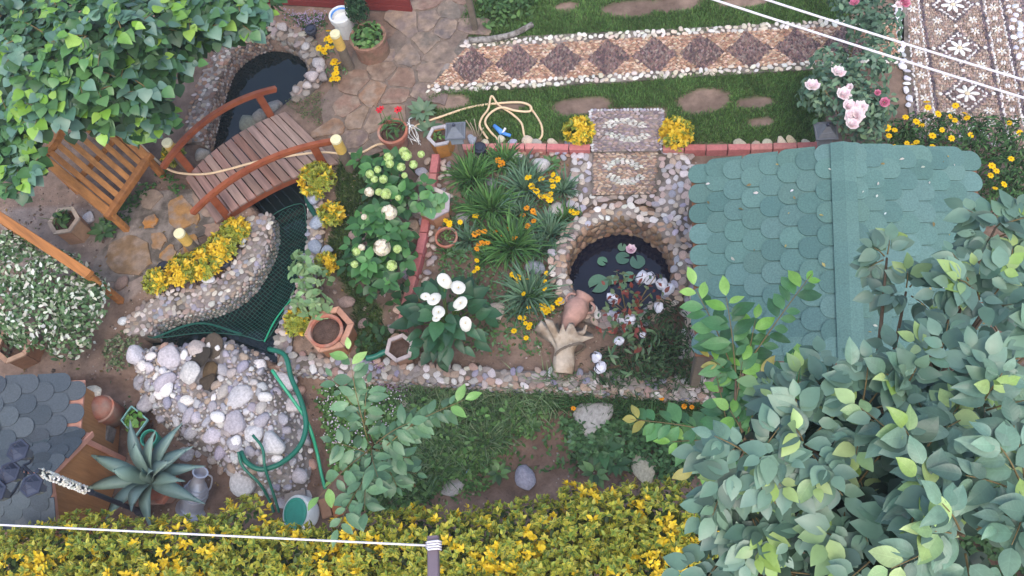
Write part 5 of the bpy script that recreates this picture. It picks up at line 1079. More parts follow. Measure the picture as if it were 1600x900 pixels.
# ---- agave
ac = P(237, 752, .12); aga = thing('agave', vdn(ac, -.1), 'blue-green agave with long pointed leaves in a brown pot by the kennel', 'agave')
MB().lathe(vdn(ac, -.2), [(.17, 0), (.22, .22), (.235, .22), (.235, .27), (.2, .27), (.19, .2), (.001, .22)], 6).put('pot', M['terra'], aga)
for i, (a, b, z, w_) in enumerate(((203, 655, .5, .055), (286, 660, .45, .055), (303, 697, .38, .06), (322, 728, .3, .055), (322, 788, .2, .06), (237, 829, .2, .05), (164, 813, .2, .055), (129, 766, .25, .055), (139, 710, .35, .055), (212, 690, .62, .06), (243, 672, .6, .05), (175, 735, .5, .06), (205, 800, .35, .055), (270, 720, .62, .055), (290, 752, .5, .055), (240, 735, .7, .04), (222, 735, .68, .04))):
    tip = P(a, b, z); base = ac + np.append(unit((tip - ac)[:2]) * .03, .03); L = tip - base; pts = [base, base + L * .35 + ZU * (.08 + .03), base + L * .7 + ZU * .08, tip]; path = smooth_path(pts, 5); n = len(path); V = []; F = []
    tg = unit(np.gradient(path, axis=0)); sd = unit(np.cross(tg, ZU)); nr = np.cross(sd, tg)
    for j in range(n):
        t_ = j / (n - 1); ww = w_ * (.75 + .5 * math.sin(math.pi * min(t_ * 1.25, 1))) * (1 - t_ ** 3) + .001; V += [path[j] - sd[j] * ww + nr[j] * .018 * (1 - t_), path[j] - nr[j] * .004, path[j] + sd[j] * ww + nr[j] * .018 * (1 - t_), path[j] - nr[j] * .022 * (1 - t_)]
    for j in range(n - 1):
        for k in range(4): F.append((4 * j + k, 4 * j + (k + 1) % 4, 4 * j + 4 + (k + 1) % 4, 4 * j + 4 + k))
    add('leaf', V, F, M['leaf'], aga, None, True, color=pick(['7d9890', '86a094', '748e86', '8ea69a'], 1, .08)[0])
# ---- plants in pots
def potplant(pt, n, size, cols, h=.1, proto=LEAF, label=None, name='potted_plant', cat='plant', rr=.9, group='plants in pots'):
    t_, c, r = pt; t = thing(name, c, label, cat, group); foliage(t, [(c + ZU * h * .3, (r * rr, r * rr, h))], n, size, cols, proto, inner=.2); stems(t, c, [c + np.array([rng.normal(0, r * .4), rng.normal(0, r * .4), h]) for _ in range(3)], .004, 'greenstem'); return t
potplant(p_bar, 150, .07, ['55793c', '658a48', '466a34'], .12, LEAFW, 'bright leafy plant filling the stone tub')
shrub('dark_conifer', 'feathery dark green dwarf conifer behind the stone tub', 'shrub', 560, 20, [blob(560, 22, .3, .15, .3), blob(557, 10, .5, .1, .25)], 900, .07, ['2f4c30', '385a38', '263e28'], LEAFN, 'leafm', inner=.2)
potplant(hp2, 14, .15, ['5f8f5c', '6f9c68', '7faa6c'], .16, LEAFW, 'broad-leaved seedling in the weathered hexagonal planter', rr=.8)
potplant(hp1, 12, .07, ['6f8f4c', '557a40'], .06, LEAF, 'tiny seedling in the small orange hexagonal planter', rr=.5)
potplant(hp5, 40, .09, ['4c7038', '3f6232'], .14, LEAF, 'leafy seedling in the hexagonal planter on the paving', rr=.6)
potplant(hp6, 40, .08, ['4a5c38', '3f5032'], .08, LEAF, 'low greenery in the brown hexagonal planter at the left edge', rr=.8)
potplant(p_sm, 40, .035, ['4f7038', '5f8040'], .03, LEAF3, 'tiny green seedlings in the small brown pot', rr=.7)
t = potplant(p_red, 26, .12, ['4f7040', '5a7c48', '3f5c36'], .14, LEAFN, 'red-flowered plant in the terracotta pot by the hose')
flowers(t, [(594, 172), (623, 170)], .5, 6, 'red', per=2, spread=2, zb=.2)
potplant((0, trough_c, .14), 45, .06, ['6a9a48', '7dab58', '568238'], .06, LEAFW, 'round-leaved succulent in the teal-rimmed planter')
# white wire bunch beside the red pot
t = thing('wire_bundle', P(652, 212, .05), 'tangled bundle of white wire beside the terracotta flower pot', 'wire')
for k in range(7): a = P(640 + rng.uniform(-6, 8), 192 + rng.uniform(-4, 6), .25); b = P(650 + rng.uniform(-8, 8), 226 + rng.uniform(-6, 4), .02); MB().tube(smooth_path([b, (a + b) / 2 + rng.normal(0, .05, 3), a, a + rng.normal(0, .06, 3) - ZU * .05], 5), .005, 5).put('wire', M['white'], t, smooth=True)
t = thing('dry_stems', P(748, 218, 0), 'bare pale dry stems standing between the lantern and the hose', 'stems')
for a, b in ((735, 192), (741, 186), (748, 196), (728, 188), (755, 200)): MB().tube(smooth_path([P(748 + rng.uniform(-8, 4), 216, 0), P((a + 748) / 2, (b + 216) / 2 + 2, .2), P(a, b, .38)], 4), .006, 5).put('stem', mat('dry_stem', lin('b8a890'), .8, 20, .2, 0, 1, .2), t)
# ---- shrubs around the round pond
red = shrub('red_leaved_shrub', 'thin shrub with red and green leaves at the near side of the round pond', 'shrub', 985, 500, [blob(975, 470, .5, .22, .15), blob(960, 500, .45, .2, .15), blob(990, 510, .4, .25, .15), blob(1010, 450, .5, .2, .12), blob(965, 440, .5, .15, .1)], 150, .075, ['7a3a30', '8a4434', '5c7048', '6b7a54', '4f6a4c', '6d3228'], LEAF, stem=9, zb=0, inner=.2)
foliage(red, [blob(975, 545, .2, .25, .12), blob(1000, 530, .25, .2, .12)], 60, .12, ['5c7a58', '6f8a60', '4c6a4c'], LEAFN)
shrub('low_evergreen', 'dense dark evergreen ground shrub between the round pond and the hut', 'shrub', 1040, 530, [blob(1035, 510, .15, .3, .15), blob(1055, 550, .12, .25, .15), blob(1010, 560, .1, .3, .14), blob(960, 575, .06, .25, .12), blob(1040, 575, .1, .25, .12)], 1500, .065, ['33492f', '3d5636', '2c4029', '496340'], LEAFN, 'leafm', inner=.4)
for i, (a, b, z, r, lab) in enumerate(((958, 466, .45, 9, 'silvery wrapped ball hanging over the pond left of the red leaves'), (970, 497, .42, 9, 'silvery wrapped ball, left one of the trio below the pond'), (984, 500, .42, 10, 'silvery wrapped ball, right one of the trio below the pond'), (978, 508, .4, 7, 'silvery wrapped ball, lowest of the trio below the pond'), (1001, 434, .4, 11, 'larger silvery wrapped ball over the water, left of a pair'), (1016, 435, .4, 10, 'larger silvery wrapped ball over the water, right of a pair'), (1034, 443, .35, 10, 'silvery wrapped ball at the right pond rim, upper one'), (1044, 451, .3, 10, 'greyish wrapped ball at the right pond rim, lower one'), (1029, 480, .3, 7, 'white wrapped ball on the dark evergreen beside the pond'), (931, 557, .35, 9, 'pinkish-grey wrapped ball beside the driftwood'), (937, 574, .3, 9, 'silvery wrapped ball lowest of all, near the low wall'), (967, 533, .35, 7, 'small wrapped ball among the narrow leaves'), (1004, 523, .35, 6, 'small white wrapped ball in front of the evergreen'))):
    p = P(a, b, z); s = r * mpp(a, b, z); t = thing('wrapped_ball', p - ZU * s, lab, 'ball', 'silvery wrapped balls'); V, F = ico(2, 60 + i, .3); V = V * (1 + rng.normal(0, .05, (len(V), 1))); add('wrapping', p + V * s, F, M['ballw'], t)
    for k in range(2):
        ax = unit(rng.normal(size=3)); u_ = perp(ax[None])[0]; w_ = np.cross(ax, u_); MB().tube([p + s * 1.02 * (u_ * math.cos(x) + w_ * math.sin(x)) for x in np.linspace(0, 6.283, 18, endpoint=False)], s * .07, 4, True).put('band', M['black'], t)
    stems(t, p + ZU * s, [p + ZU * (s + .05) + rng.normal(0, .05, 3)], .003)
# lily pads
PADK = 18; pv = [(0, 0, 0)] + [(math.cos(a) * (1 + .04 * math.sin(5 * a)), math.sin(a), .015 * math.sin(3 * a)) for a in np.linspace(.22, 6.06, PADK)]
PAD = mesh_of('lily_pad', np.array(pv), [(0, i, i + 1) for i in range(1, PADK)], M['lily'])
for i, (a, b, r, lab) in enumerate(((973, 403, 11, 'lily pad just left of the pink water lily'), (996, 409, 12, 'lily pad just right of the pink water lily'), (935, 443, 16, 'largest lily pad at the left of the round pond'), (941, 408, 8, 'small lily pad in the upper left of the round pond'), (972, 386, 7, 'small lily pad behind the pink water lily'), (983, 432, 9, 'lily pad near the middle of the round pond'), (958, 437, 8, 'lily pad behind the red leaves'))):
    s = r * mpp(a, b, -.23); o = inst('lily_pad', PAD, Matrix.Translation(P(a, b, -.228 + .003 * i)) @ Matrix.Rotation(i * 1.9, 4, 'Z') @ Matrix.Scale(s, 4), None, pick(['4f7a60', '5c8468', '6d8c58', '476e5c'], 1)[0]); props(o, lab, 'lily pad', 'lily pads in the round pond')
def rose_me(cols, layers=4, k=7):
    V, F, C = [], [], []; nV = 0
    for j in range(layers):
        a = np.arange(k) * 6.283 / k + j * .5; t_ = j / (layers - 1); d = np.stack([np.cos(a), np.sin(a), .25 + 1.6 * t_ + 0 * a], 1); v, f, c = leaves(np.stack([np.cos(a) * .12, np.sin(a) * .12, 0 * a], 1), d, np.stack([-np.cos(a) * .3, -np.sin(a) * .3, 1 + 0 * a], 1), np.full(k, .95 - .35 * t_), pick(cols, k, .06), leaf_proto(.9, -.15, -.2, .62, 4)); V.append(v); F.append(f + nV); C.append(c); nV += len(v)
    return mesh_of('bloom', np.vstack(V), np.vstack(F), M['petal'], np.vstack(C))
ROSE, ROSEP = rose_me(['fae8e8', 'fcf0ee', 'f6d8de', 'faeaea']), rose_me(['d8829c', 'e098ac', 'cf7090'])
o = inst('water_lily', rose_me(['f4dce8', 'fae8f0', 'ecc8dc']), Matrix.Translation(P(986, 390, -.2)) @ Matrix.Scale(.06, 4)); props(o, 'single pale pink water lily flower in the round pond', 'flower')
# amphora and driftwood
a, b = P(884, 512, .15), P(914, 462, .2); ax = unit(b - a); H = np.linalg.norm(b - a); amp = thing('amphora', vdn(a, 0), 'reddish terracotta amphora lying with its mouth over the round pond', 'amphora')
MB().lathe(a, [(.03, -.05), (.05, 0), (.085, .08), (.12, H * .5), (.115, H * .68), (.08, H * .84), (.07, H * .9), (.1, H), (.09, H + .012), (.06, H * .93)], 22, ax).put('body', M['amph'], amp, smooth=True)
for sg in (-1, 1): s_ = unit(np.cross(ax, ZU)) * sg; MB().tube(smooth_path([a + ax * H * .92 + s_ * .08, a + ax * H * .86 + s_ * .14, a + ax * H * .7 + s_ * .15, a + ax * H * .62 + s_ * .11], 5), .014, 7).put('handle', M['amph'], amp, smooth=True)
dw_ = thing('driftwood', P(884, 575, 0), 'pale gnarled driftwood stump lying behind the amphora', 'driftwood')
def gnarl(pts, r0, r1, name, k=12):
    path = smooth_path(pts, 6); ph = rng.uniform(0, 6, 4)
    def pf(t_): return [((r0 + (r1 - r0) * t_) * (1 + .24 * math.sin(3 * a + ph[0] + 5 * t_) + .1 * math.sin(5 * a + ph[1] - 5 * t_) + .12 * math.sin(9 * t_ + ph[2] + a)) * math.cos(a), (r0 + (r1 - r0) * t_) * (1 + .14 * math.sin(4 * a + ph[3] + 4 * t_)) * math.sin(a)) for a in np.linspace(0, 6.283, k, endpoint=False)]
    return MB().sweep(path, pf, False, (.2, .1, 1)).put(name, M['drift'], dw_, smooth=True)
A_, B_ = P(880, 584, .1), P(888, 508, .2); ax = unit(B_ - A_); H = np.linalg.norm(B_ - A_); sx = unit(np.cross(ax, ZU)); sz = np.cross(sx, ax); K = 34; NR = 20; V = []; F = []; ph = rng.uniform(0, 6, 4); tipj = rng.uniform(-.13, .05, K)
for i in range(NR):
    t_ = i / (NR - 1); r_ = .082 + .012 * math.sin(7 * t_) + .105 * sstep((t_ - .42) / .5); am = .06 + .62 * t_ ** 2.2
    for k in range(K):
        a = 2 * math.pi * k / K; rr = r_ * (1 + am * (.42 * math.sin(4 * a + ph[0] + 1.5 * t_) + .33 * math.sin(7 * a + ph[1]) + .25 * math.sin(11 * a + ph[2] - 3 * t_)) + .03 * math.sin(17 * a + 9 * t_)); V.append(A_ + ax * (H * t_ + tipj[k] * t_ ** 4) + (sx * math.cos(a) * 1.12 + sz * math.sin(a) * .8) * rr + np.array([-.06, .0, 0]) * t_ ** 2)
for i in range(NR - 1):
    for k in range(K): l = (k + 1) % K; F.append((i * K + k, i * K + l, (i + 1) * K + l, (i + 1) * K + k))
V.append(A_ + ax * .02); V.append(A_ + ax * H * .78 + np.array([-.05, 0, 0])); F += [(len(V) - 2, (k + 1) % K, k) for k in range(K)] + [(len(V) - 1, (NR - 1) * K + k, (NR - 1) * K + (k + 1) % K) for k in range(K)]
add('trunk', V, F, M['drift'], dw_, None, True)
gnarl([P(872, 528, .15), P(860, 518, .18), P(853, 506, .2)], .04, .012, 'root', 8); gnarl([P(903, 524, .18), P(912, 518, .24), P(917, 508, .3)], .035, .01, 'root', 8)
ce = P(891, 548, .15); MB().tube([ce + .15 * (np.array([.95, .3, 0]) * math.cos(x) + ZU * .9 * math.sin(x)) for x in np.linspace(0, 6.283, 20, endpoint=False)], .014, 6, True).put('binding', M['post'], dw_)
# ================================================================== ground covers and loose greenery
# clods, grit and litter on the open soil
pl = PP([(-30, 300), (1110, 235), (1150, 780), (-30, 830)]); q = poisson(pl, .05, 12); q = np.vstack([q + rng.normal(0, .03, q.shape), q[::2] + rng.normal(0, .05, q[::2].shape)]); q = q[(gz(q) > -.3)]; q = q[rng.uniform(size=len(q)) < .25 + .5 * (noise2(q * 1.7) > 0)]; n = len(q)
sz = rng.gamma(2.0, .0042, n) + .003; o = pebbles('soil_clods', np.column_stack([q, gz(q) + noise2(q) * .022 - .012]), np.tile([0, 0, 1.], (n, 1)), sz, sz * rng.uniform(.6, 1, n), sz * .6, rng.uniform(0, 6, n), pick(['7d6a5d', '6a584c', '8d7c70', '5c4c42', '9a8c80', 'a89c92'], n, .2), None, DOME5); props(o, 'scattered clods and grit on the open garden soil', 'soil clods')
n = 700; q = rng.uniform(pl.min(0)[:2], pl.max(0)[:2], (n, 2)); q = q[inside(pl, q)]; q = q[gz(q) > -.3]; n = len(q); a = rng.uniform(0, 6.28, n); V, F, C = leaves(np.column_stack([q, gz(q) + noise2(q) * .022 + .004]), np.stack([np.cos(a), np.sin(a), 0 * a], 1), np.tile([0, 0, 1.], (n, 1)) + rng.normal(0, .3, (n, 3)), rng.uniform(.02, .05, n), pick(['8a7040', '6f5a38', 'a08a50', '5c6a38', '7a5a3c'], n, .2), LEAF3)
o = add('leaf_litter', V, F, M['leafm'], None, C, False, 'stuff'); props(o, 'fallen dry leaves scattered over the garden soil', 'leaf litter')
def cover(name, label, poly, dens, size, cols, proto=LEAF, h=.08, m='leafm', z=None, cat='ground cover', extra=None):
    pl = PP(poly, 0); lo_, hi_ = pl.min(0)[:2], pl.max(0)[:2]; q = rng.uniform(lo_, hi_, (int((hi_ - lo_).prod() * dens), 2)); q = q[inside(pl, q)]; e = np.clip(dist_poly(pl, q) / .12, .1, 1); keep = rng.uniform(size=len(q)) < e * (.55 + .6 * (noise2(q * 2.5) > -.15)); q = q[keep]; e = e[keep]; n = len(q)
    zz = np.maximum(gz(q), -.25) + h * e * rng.uniform(.1, 1, n) * (1 + .5 * noise2(q * 3)); a = rng.uniform(0, 6.283, n); d = np.stack([np.cos(a), np.sin(a), rng.normal(.1, .35, n)], 1); nn = np.stack([rng.normal(0, .35, n), rng.normal(0, .35, n), np.ones(n)], 1)
    V, F, C = leaves(np.column_stack([q, zz]), d, nn, size * rng.uniform(.6, 1.25, n), pick(cols, n, .2) * (1 + .25 * noise2(q * 4))[:, None], proto); Vs, Fs, Cs = [V], [F], [C]
    if extra:
        k = extra[0]; q2 = q[rng.integers(0, n, k)] + rng.normal(0, .01, (k, 2)); a = rng.uniform(0, 6.283, k); V2, F2, C2 = leaves(np.column_stack([q2, np.maximum(gz(q2), -.25) + h * 1.05]), np.stack([np.cos(a), np.sin(a), 0 * a + .3], 1), np.tile([0, 0, 1.], (k, 1)), np.full(k, extra[1]), pick(extra[2], k, .1), proto); Vs.append(V2); Fs.append(F2 + len(V)); Cs.append(C2)
    o = add(name, np.vstack(Vs), np.vstack(Fs), M[m], None, np.vstack(Cs), False, 'stuff'); props(o, label, cat); return o
CLV = ['54783e', '486a36', '64884a', '3d5a30', '6f9456']
cover('ground_cover', 'low green clover-like ground cover right of the stone mound', [(478, 590), (560, 585), (640, 600), (640, 640), (600, 690), (560, 720), (520, 740), (500, 720), (492, 660)], 4200, .045, CLV, LEAFW, .12, extra=(350, .016, ['d8d4d0', 'c8b0c8']))
cover('ground_cover', 'tiny purple-flowered cover at the low wall below the small planter', [(585, 565), (640, 590), (640, 632), (600, 640), (578, 610)], 3500, .025, ['6a6a50', '7a7458', '55603f'], LEAF3, .06, extra=(420, .018, ['9a7898', 'b0a0b0', '8a6888']))
cover('ground_cover', 'creeping greenery at the foot of the bench', [(150, 350), (180, 320), (215, 292), (246, 270), (250, 300), (215, 330), (200, 360), (170, 380)], 1300, .06, ['3f6232', '4c703a', '35522c'], LEAF, .1)
cover('ground_cover', 'moss and fine greenery at the right end of the footbridge', [(440, 160), (470, 142), (510, 140), (520, 165), (500, 200), (470, 190)], 3200, .025, ['5a6a40', '4a5a36', '6a7248'], LEAF3, .03)
cover('ground_cover', 'bushy grey-green cover above the stone mound', [(160, 545), (190, 512), (235, 530), (232, 548), (205, 575), (165, 590)], 3000, .04, ['5a7048', '4c6240', '74805c', '8a8a70'], LEAF, .13)
cover('ground_cover', 'purple-flowered cover at the far edge of the upper pond', [(425, 20), (470, 18), (515, 22), (515, 50), (480, 60), (455, 45)], 3000, .035, ['45603a', '52704a', '3a5232'], LEAF, .08, extra=(260, .02, ['9080a0', 'a898b0']))
cover('ground_cover', 'sparse weeds on the bare soil above the hedge', [(770, 640), (900, 640), (1060, 660), (1060, 740), (900, 745), (760, 740)], 420, .05, ['54783e', '486a36', '5c7a50'], LEAF, .06)
cover('ground_cover', 'sparse weeds in the raised bed soil', [(710, 250), (890, 250), (890, 320), (860, 400), (860, 560), (720, 560), (680, 420)], 1100, .045, ['54783e', '4a6840', '60805a'], LEAF, .05)
cover('ground_cover', 'dark leafy plants beside the potted hexagonal planter', [(556, 505), (600, 500), (612, 540), (590, 560), (556, 545)], 900, .1, ['3a5a38', '466a42', '2f4c30'], LEAF, .15)
cover('ground_cover', 'leafy plants at the top edge of the lawn by the grey log', [(745, -10), (850, -10), (838, 30), (800, 50), (752, 55)], 900, .08, ['4f7040', '5f8048', '3d5a32'], LEAF, .25)
cover('ground_cover', 'green weeds around the left bollard and bridge foot', [(258, 255), (285, 285), (300, 305), (280, 315), (248, 285)], 1500, .06, ['3f6232', '4c703a'], LEAF, .1)
cover('ground_cover', 'green weeds at the foot of the kennel wall', [(170, 600), (205, 620), (200, 655), (170, 640)], 500, .04, ['4c6a3a', '3f5a30'], LEAF, .06)
cover('ground_cover', 'mixed low weeds around the young tree and long grass', [(600, 650), (680, 640), (770, 690), (740, 740), (650, 790), (560, 800), (520, 780), (560, 720)], 4000, .06, CLV, LEAF, .12)
cover('ground_cover', 'mixed low weeds in front of the low wall below the hut corner', [(860, 640), (1000, 640), (1110, 640), (1110, 750), (1040, 745), (960, 730), (890, 720), (880, 680)], 4200, .06, ['486a40', '54784a', '3d5a36', '64885a'], LEAF, .12)
cover('ground_cover', 'greenery along the left edge of the bare soil patch', [(780, 650), (850, 640), (860, 665), (800, 700), (760, 760), (700, 790), (680, 760)], 2400, .05, CLV, LEAF, .08)
mpL, mpR = quadmap([Lb, Lf, Kf, Kb]), quadmap([Rb, Rf, Kf, Kb]); n = 46; q = np.array([(mpL if rng.uniform() < .6 else mpR)(rng.uniform(.05, .95), rng.uniform(.05, .9)) + ZU * .05 for _ in range(n)]); a = rng.uniform(0, 6.28, n)
V, F, C = leaves(q, np.stack([np.cos(a), np.sin(a), 0 * a], 1), np.tile([0, 0, 1.], (n, 1)) + rng.normal(0, .3, (n, 3)), rng.uniform(.015, .05, n), pick(['8a7a50', 'c8c4b8', '6f6a48', 'a89a60', 'd8d6d0'], n, .2), LEAF3); o = add('roof_litter', V, F, M['leafm'], None, C, False, 'stuff'); props(o, 'a few dry leaves and petals fallen on the green roof', 'leaf litter')
cover('ground_cover', 'broad weeds mixed through the long grass below the low wall', [(640, 605), (760, 612), (880, 612), (860, 650), (790, 670), (770, 705), (690, 745), (620, 760), (620, 680)], 900, .065, CLV, LEAF, .2)
cover('ground_cover', 'dark weeds added to darken the gaps seen through the tall broad-leaved tree', [(1120, 620), (1700, 560), (1700, 1000), (1120, 1000)], 900, .09, ['3f5a36', '4a6840', '34502e'], LEAF, .2)  # dark filler greenery, added so the crown gaps read dark
GL = ['5c7850', '6d8a60', '4c6a44', '7d9468', '8a9a74']
blades('long_grass', 'long uneven grass in front of the low wall', [PP([(640, 600), (760, 608), (880, 605), (870, 640), (800, 665), (780, 705), (700, 745), (640, 775), (590, 780), (590, 730), (620, 680), (630, 640)], -.2)], 3200, .24, .0055, GL, zoff=0, lean=1.1)
blades('long_grass', 'dense dark grass with orange blooms at the right of the low wall', [PP([(860, 600), (960, 608), (1110, 615), (1120, 680), (1040, 680), (960, 650), (900, 640), (850, 640)], -.2)], 3200, .2, .0055, ['40603a', '4c6e42', '385434', '5a7c4c'], lean=1.1)
for a, b, r, n, lab in ((760, 690, 40, 90, 'large arching grass clump on the bare soil edge'), (690, 735, 36, 70, 'arching grass clump just above the hedge'), (850, 620, 36, 80, 'grass clump at the low wall below the driftwood'), (640, 750, 30, 60, 'grass clump left of the pale stone at the hedge')):
    tuft('grass_clump', lab, a, b, r, n, .0055, GL, 'grass', 'grass clumps in the front bed')
pansies('orange blooms in the dark grass below the low wall', [(1017, 615), (1032, 605), (1034, 622), (1069, 635), (1081, 636), (1109, 616), (1107, 635), (1085, 605), (896, 638)], 'orange', 4.5, -.05, leafs=20)
pansies('yellow blooms in the grass below the low wall', [(857, 597), (1075, 620), (1085, 616), (1073, 622)], 'yellow', 4.5, -.05, leafs=20)
def rosette(label, px, py, n, ll, cols, me=None):
    g = G(px, py); t = thing('rosette_plant', g, label, 'plant', 'leafy rosettes in the front bed'); me = me or HL[1]
    for i in range(n): a = i * 2.4; s = ll * rng.uniform(.75, 1.1); dd = np.array([math.cos(a), math.sin(a), .25 + .5 * (1 - i / n)]); inst('leaf', me, frame(g + dd * .02 + ZU * .03, dd, ZU, (s * .8, s, s)), t, pick(cols, 1, .12)[0])
rosette('leafy green rosette right of the flat grey slab', 942, 702, 16, .2, ['3f6638', '4a7442']); rosette('grey-green rosette below the flat grey slab', 905, 690, 12, .13, ['5c7a5c', '6a886a']); rosette('smaller green rosette at the hedge under the big leaves', 960, 725, 12, .15, ['3f6638', '4a7442']); rosette('broad-leaved weed in the raised bed beside the seedling pot', 717, 398, 7, .1, ['5c8058', '4f7048']); rosette('leafy weed at the top right of the raised bed', 862, 258, 9, .1, ['54783e', '486a36']); rosette('grey-leaved plant behind the terracotta flower pot', 662, 178, 16, .17, ['5f7858', '6d8664']); rosette('grey-leaved plant left of the orange planter', 672, 205, 10, .13, ['5f7858', '55704e']); rosette('broad-leaved weed below the low wall under the calla lilies', 700, 625, 12, .14, CLV); rosette('broad-leaved weed in the grass left of the bare soil', 720, 690, 12, .13, CLV); rosette('leafy weed in the grass under the driftwood', 800, 640, 12, .13, CLV); rosette('leafy weed at the upper edge of the bare soil patch', 830, 668, 10, .11, CLV); rosette('leafy weed beside the grey angular rock', 780, 740, 10, .12, CLV); rosette('leafy weed above the hedge left of the tan rock', 930, 740, 12, .14, CLV); rosette('leafy weed in the dark grass right of the slab', 1000, 660, 12, .14, CLV); rosette('weed on the stone patio below the bench', 165, 365, 10, .15, ['3f6238', '4a6c40'])
for a, b, r, n, cols, lab in ((815, 270, 26, 80, BLU, 'low grey-green tuft left of the whitish boulder'), (880, 345, 24, 70, GR, 'green tuft at the apron edge of the round pond'), (845, 395, 30, 90, BLU, 'grey-green tuft above the blue-grey boulder'), (770, 375, 30, 80, GR, 'green tuft under the orange blooms in the raised bed'), (815, 335, 30, 90, BLU, 'grey-green tuft between the two central strap-leaved plants'), (805, 490, 24, 60, BLU, 'low tuft left of the yellow blooms by the driftwood'), (850, 470, 26, 70, GR, 'green tuft behind the yellow blooms by the amphora'), (700, 395, 20, 40, GR, 'small tuft below the seedling pot'), (760, 262, 24, 70, GR, 'green tuft beside the spotlight in the raised bed')):
    tuft('strap_leaved_plant', lab, a, b, r, n, .008, cols, group='strap-leaved plants in the raised bed')
# loose green shrub on the pond bank
lg = shrub('green_shrub', 'loose light green shrub leaning over the right pond wall', 'shrub', 482, 445, [blob(475, 425, .35, .16, .16), blob(492, 440, .38, .18, .16), blob(480, 470, .32, .18, .15), blob(500, 480, .28, .14, .14), blob(470, 405, .3, .1, .1)], 190, .11, ['7a9a68', '86a672', '6d8c5c', '94ae78'], LEAF, stem=7, inner=.3)
shrub('white_flowered_bush', 'bush with white variegated leaves below the orange railing', 'shrub', 80, 460, [blob(30, 420, .5, .35, .3), blob(90, 440, .5, .35, .3), blob(130, 480, .4, .3, .3), blob(60, 500, .45, .35, .3), blob(10, 480, .5, .35, .3), blob(110, 525, .25, .28, .22), blob(145, 455, .4, .18, .22), blob(20, 390, .5, .2, .25)], 4200, .06, ['5c7a50', '6f8a60', '4c6a44', '466238', '8a9c78', 'cdd0bc', 'd8dacc', 'c2c8b4'], LEAF, 'leafm', w=[.14, .14, .16, .16, .12, .1, .1, .08], inner=.55)
# roses
rb = shrub('rose_bush', 'tall rose bush with pale pink blooms behind the green roof', 'rose bush', 1315, 150, [blob(1300, 150, .75, .35, .3), blob(1340, 175, .8, .3, .3), blob(1350, 120, .8, .25, .25), blob(1350, 205, .6, .24, .25), blob(1300, 105, .7, .25, .2), blob(1370, 170, .6, .2, .25), blob(1375, 90, .8, .2, .2)], 1700, .075, ['4f6d54', '5c7a60', '44604a', '6b866c', '74906c'], LEAF, stem=8, inner=.3)
def blooms(t, lst, z, base):
    for a, b, r, pk in lst:
        p = P(a, b, z); s = r * mpp(a, b, z); inst('bloom', ROSEP if pk else ROSE, Matrix.Translation(p) @ Matrix.Rotation(rng.uniform(0, 6), 4, 'Z') @ Matrix.Rotation(rng.normal(0, .3), 4, 'X') @ Matrix.Scale(s * 1.4, 4), t)
blooms(rb, [(1269, 135, 9, 0), (1309, 114, 9, 0), (1318, 148, 9, 0), (1328, 137, 5, 0), (1326, 167, 9, 0), (1344, 169, 9, 0), (1335, 182, 11, 0), (1331, 195, 8, 0), (1371, 145, 4, 1), (1382, 160, 6, 1), (1340, 178, 9, 0)], 1.05, None)
rb2 = shrub('rose_bush', 'rose bush with a few pink blooms at the top edge beside the mosaic terrace', 'rose bush', 1360, 20, [blob(1345, 25, .7, .28, .25), blob(1375, 40, .7, .25, .25), blob(1330, 5, .7, .25, .25), blob(1350, 55, .6, .2, .2)], 700, .075, ['4f6d54', '5c7a60', '44604a', '6b866c'], LEAF, stem=5, inner=.3)
blooms(rb2, [(1335, 5, 6, 1), (1412, 3, 8, 1), (1404, 8, 5, 0)], .95, None)
mg = shrub('marigold_bush', 'spreading marigold bush with many small yellow flowers right of the green roof', 'flower bush', 1480, 230, [blob(1400, 215, .45, .2, .2), blob(1440, 215, .5, .28, .22), blob(1490, 215, .5, .3, .22), blob(1540, 220, .5, .3, .22), blob(1590, 225, .5, .3, .22), blob(1560, 270, .45, .3, .22), blob(1600, 290, .45, .3, .22), blob(1640, 260, .45, .3, .22), blob(1560, 310, .4, .25, .2), blob(1420, 235, .35, .25, .2)], 3800, .065, ['3c5c34', '486c3e', '34502e', '557a48', '2c4428'], LEAFN, 'leafm', stem=8, inner=.3)
flowers(mg, [(1387, 200), (1398, 203), (1389, 212), (1417, 224), (1432, 222), (1425, 230), (1457, 229), (1398, 230), (1415, 183), (1432, 190), (1450, 168), (1448, 159), (1472, 203), (1487, 216), (1492, 188), (1485, 182), (1511, 184), (1508, 177), (1517, 211), (1457, 212), (1493, 165), (1550, 259), (1557, 267), (1569, 288), (1555, 294), (1548, 274), (1580, 248), (1577, 192), (1593, 207), (1466, 178), (1440, 196)], .72, 5.5, 'yellow', stem=False)
# ================================================================== leafy trees
LF = {'ovate': [mesh_of('leaf', *leaf_proto(w_, f_, d_, .43, 8, t_, v_), M['leafv'], smooth=True) for w_, f_, d_, t_, v_ in ((.6, .12, .15, .3, .01), (.54, .22, .3, -.4, .015), (.64, .05, .1, .1, .02), (.5, .3, .4, .5, .01), (.58, -.08, .35, -.2, .02))],
      'heart': [mesh_of('leaf', *leaf_proto(w_, f_, d_, .36, 7, t_, v_), M['leafv'], smooth=True) for w_, f_, d_, t_, v_ in ((.95, .1, .22, .2, .03), (.85, .16, .32, -.3, .04), (1.0, -.05, .15, .1, .05), (.8, .25, .4, .4, .03))],
      'cherry': [mesh_of('leaf', *leaf_proto(w_, f_, d_, .5, 7, t_, v_), M['leafv'], smooth=True) for w_, f_, d_, t_, v_ in ((.5, .14, .25, .2, .01), (.46, .22, .4, -.3, .015), (.52, .08, .3, .35, .015))]}
PR = {'ovate': leaf_proto(.6, .12, .18, .42, 5), 'heart': leaf_proto(.95, .1, .22, .36, 5), 'cherry': leaf_proto(.48, .14, .25, .5, 5)}
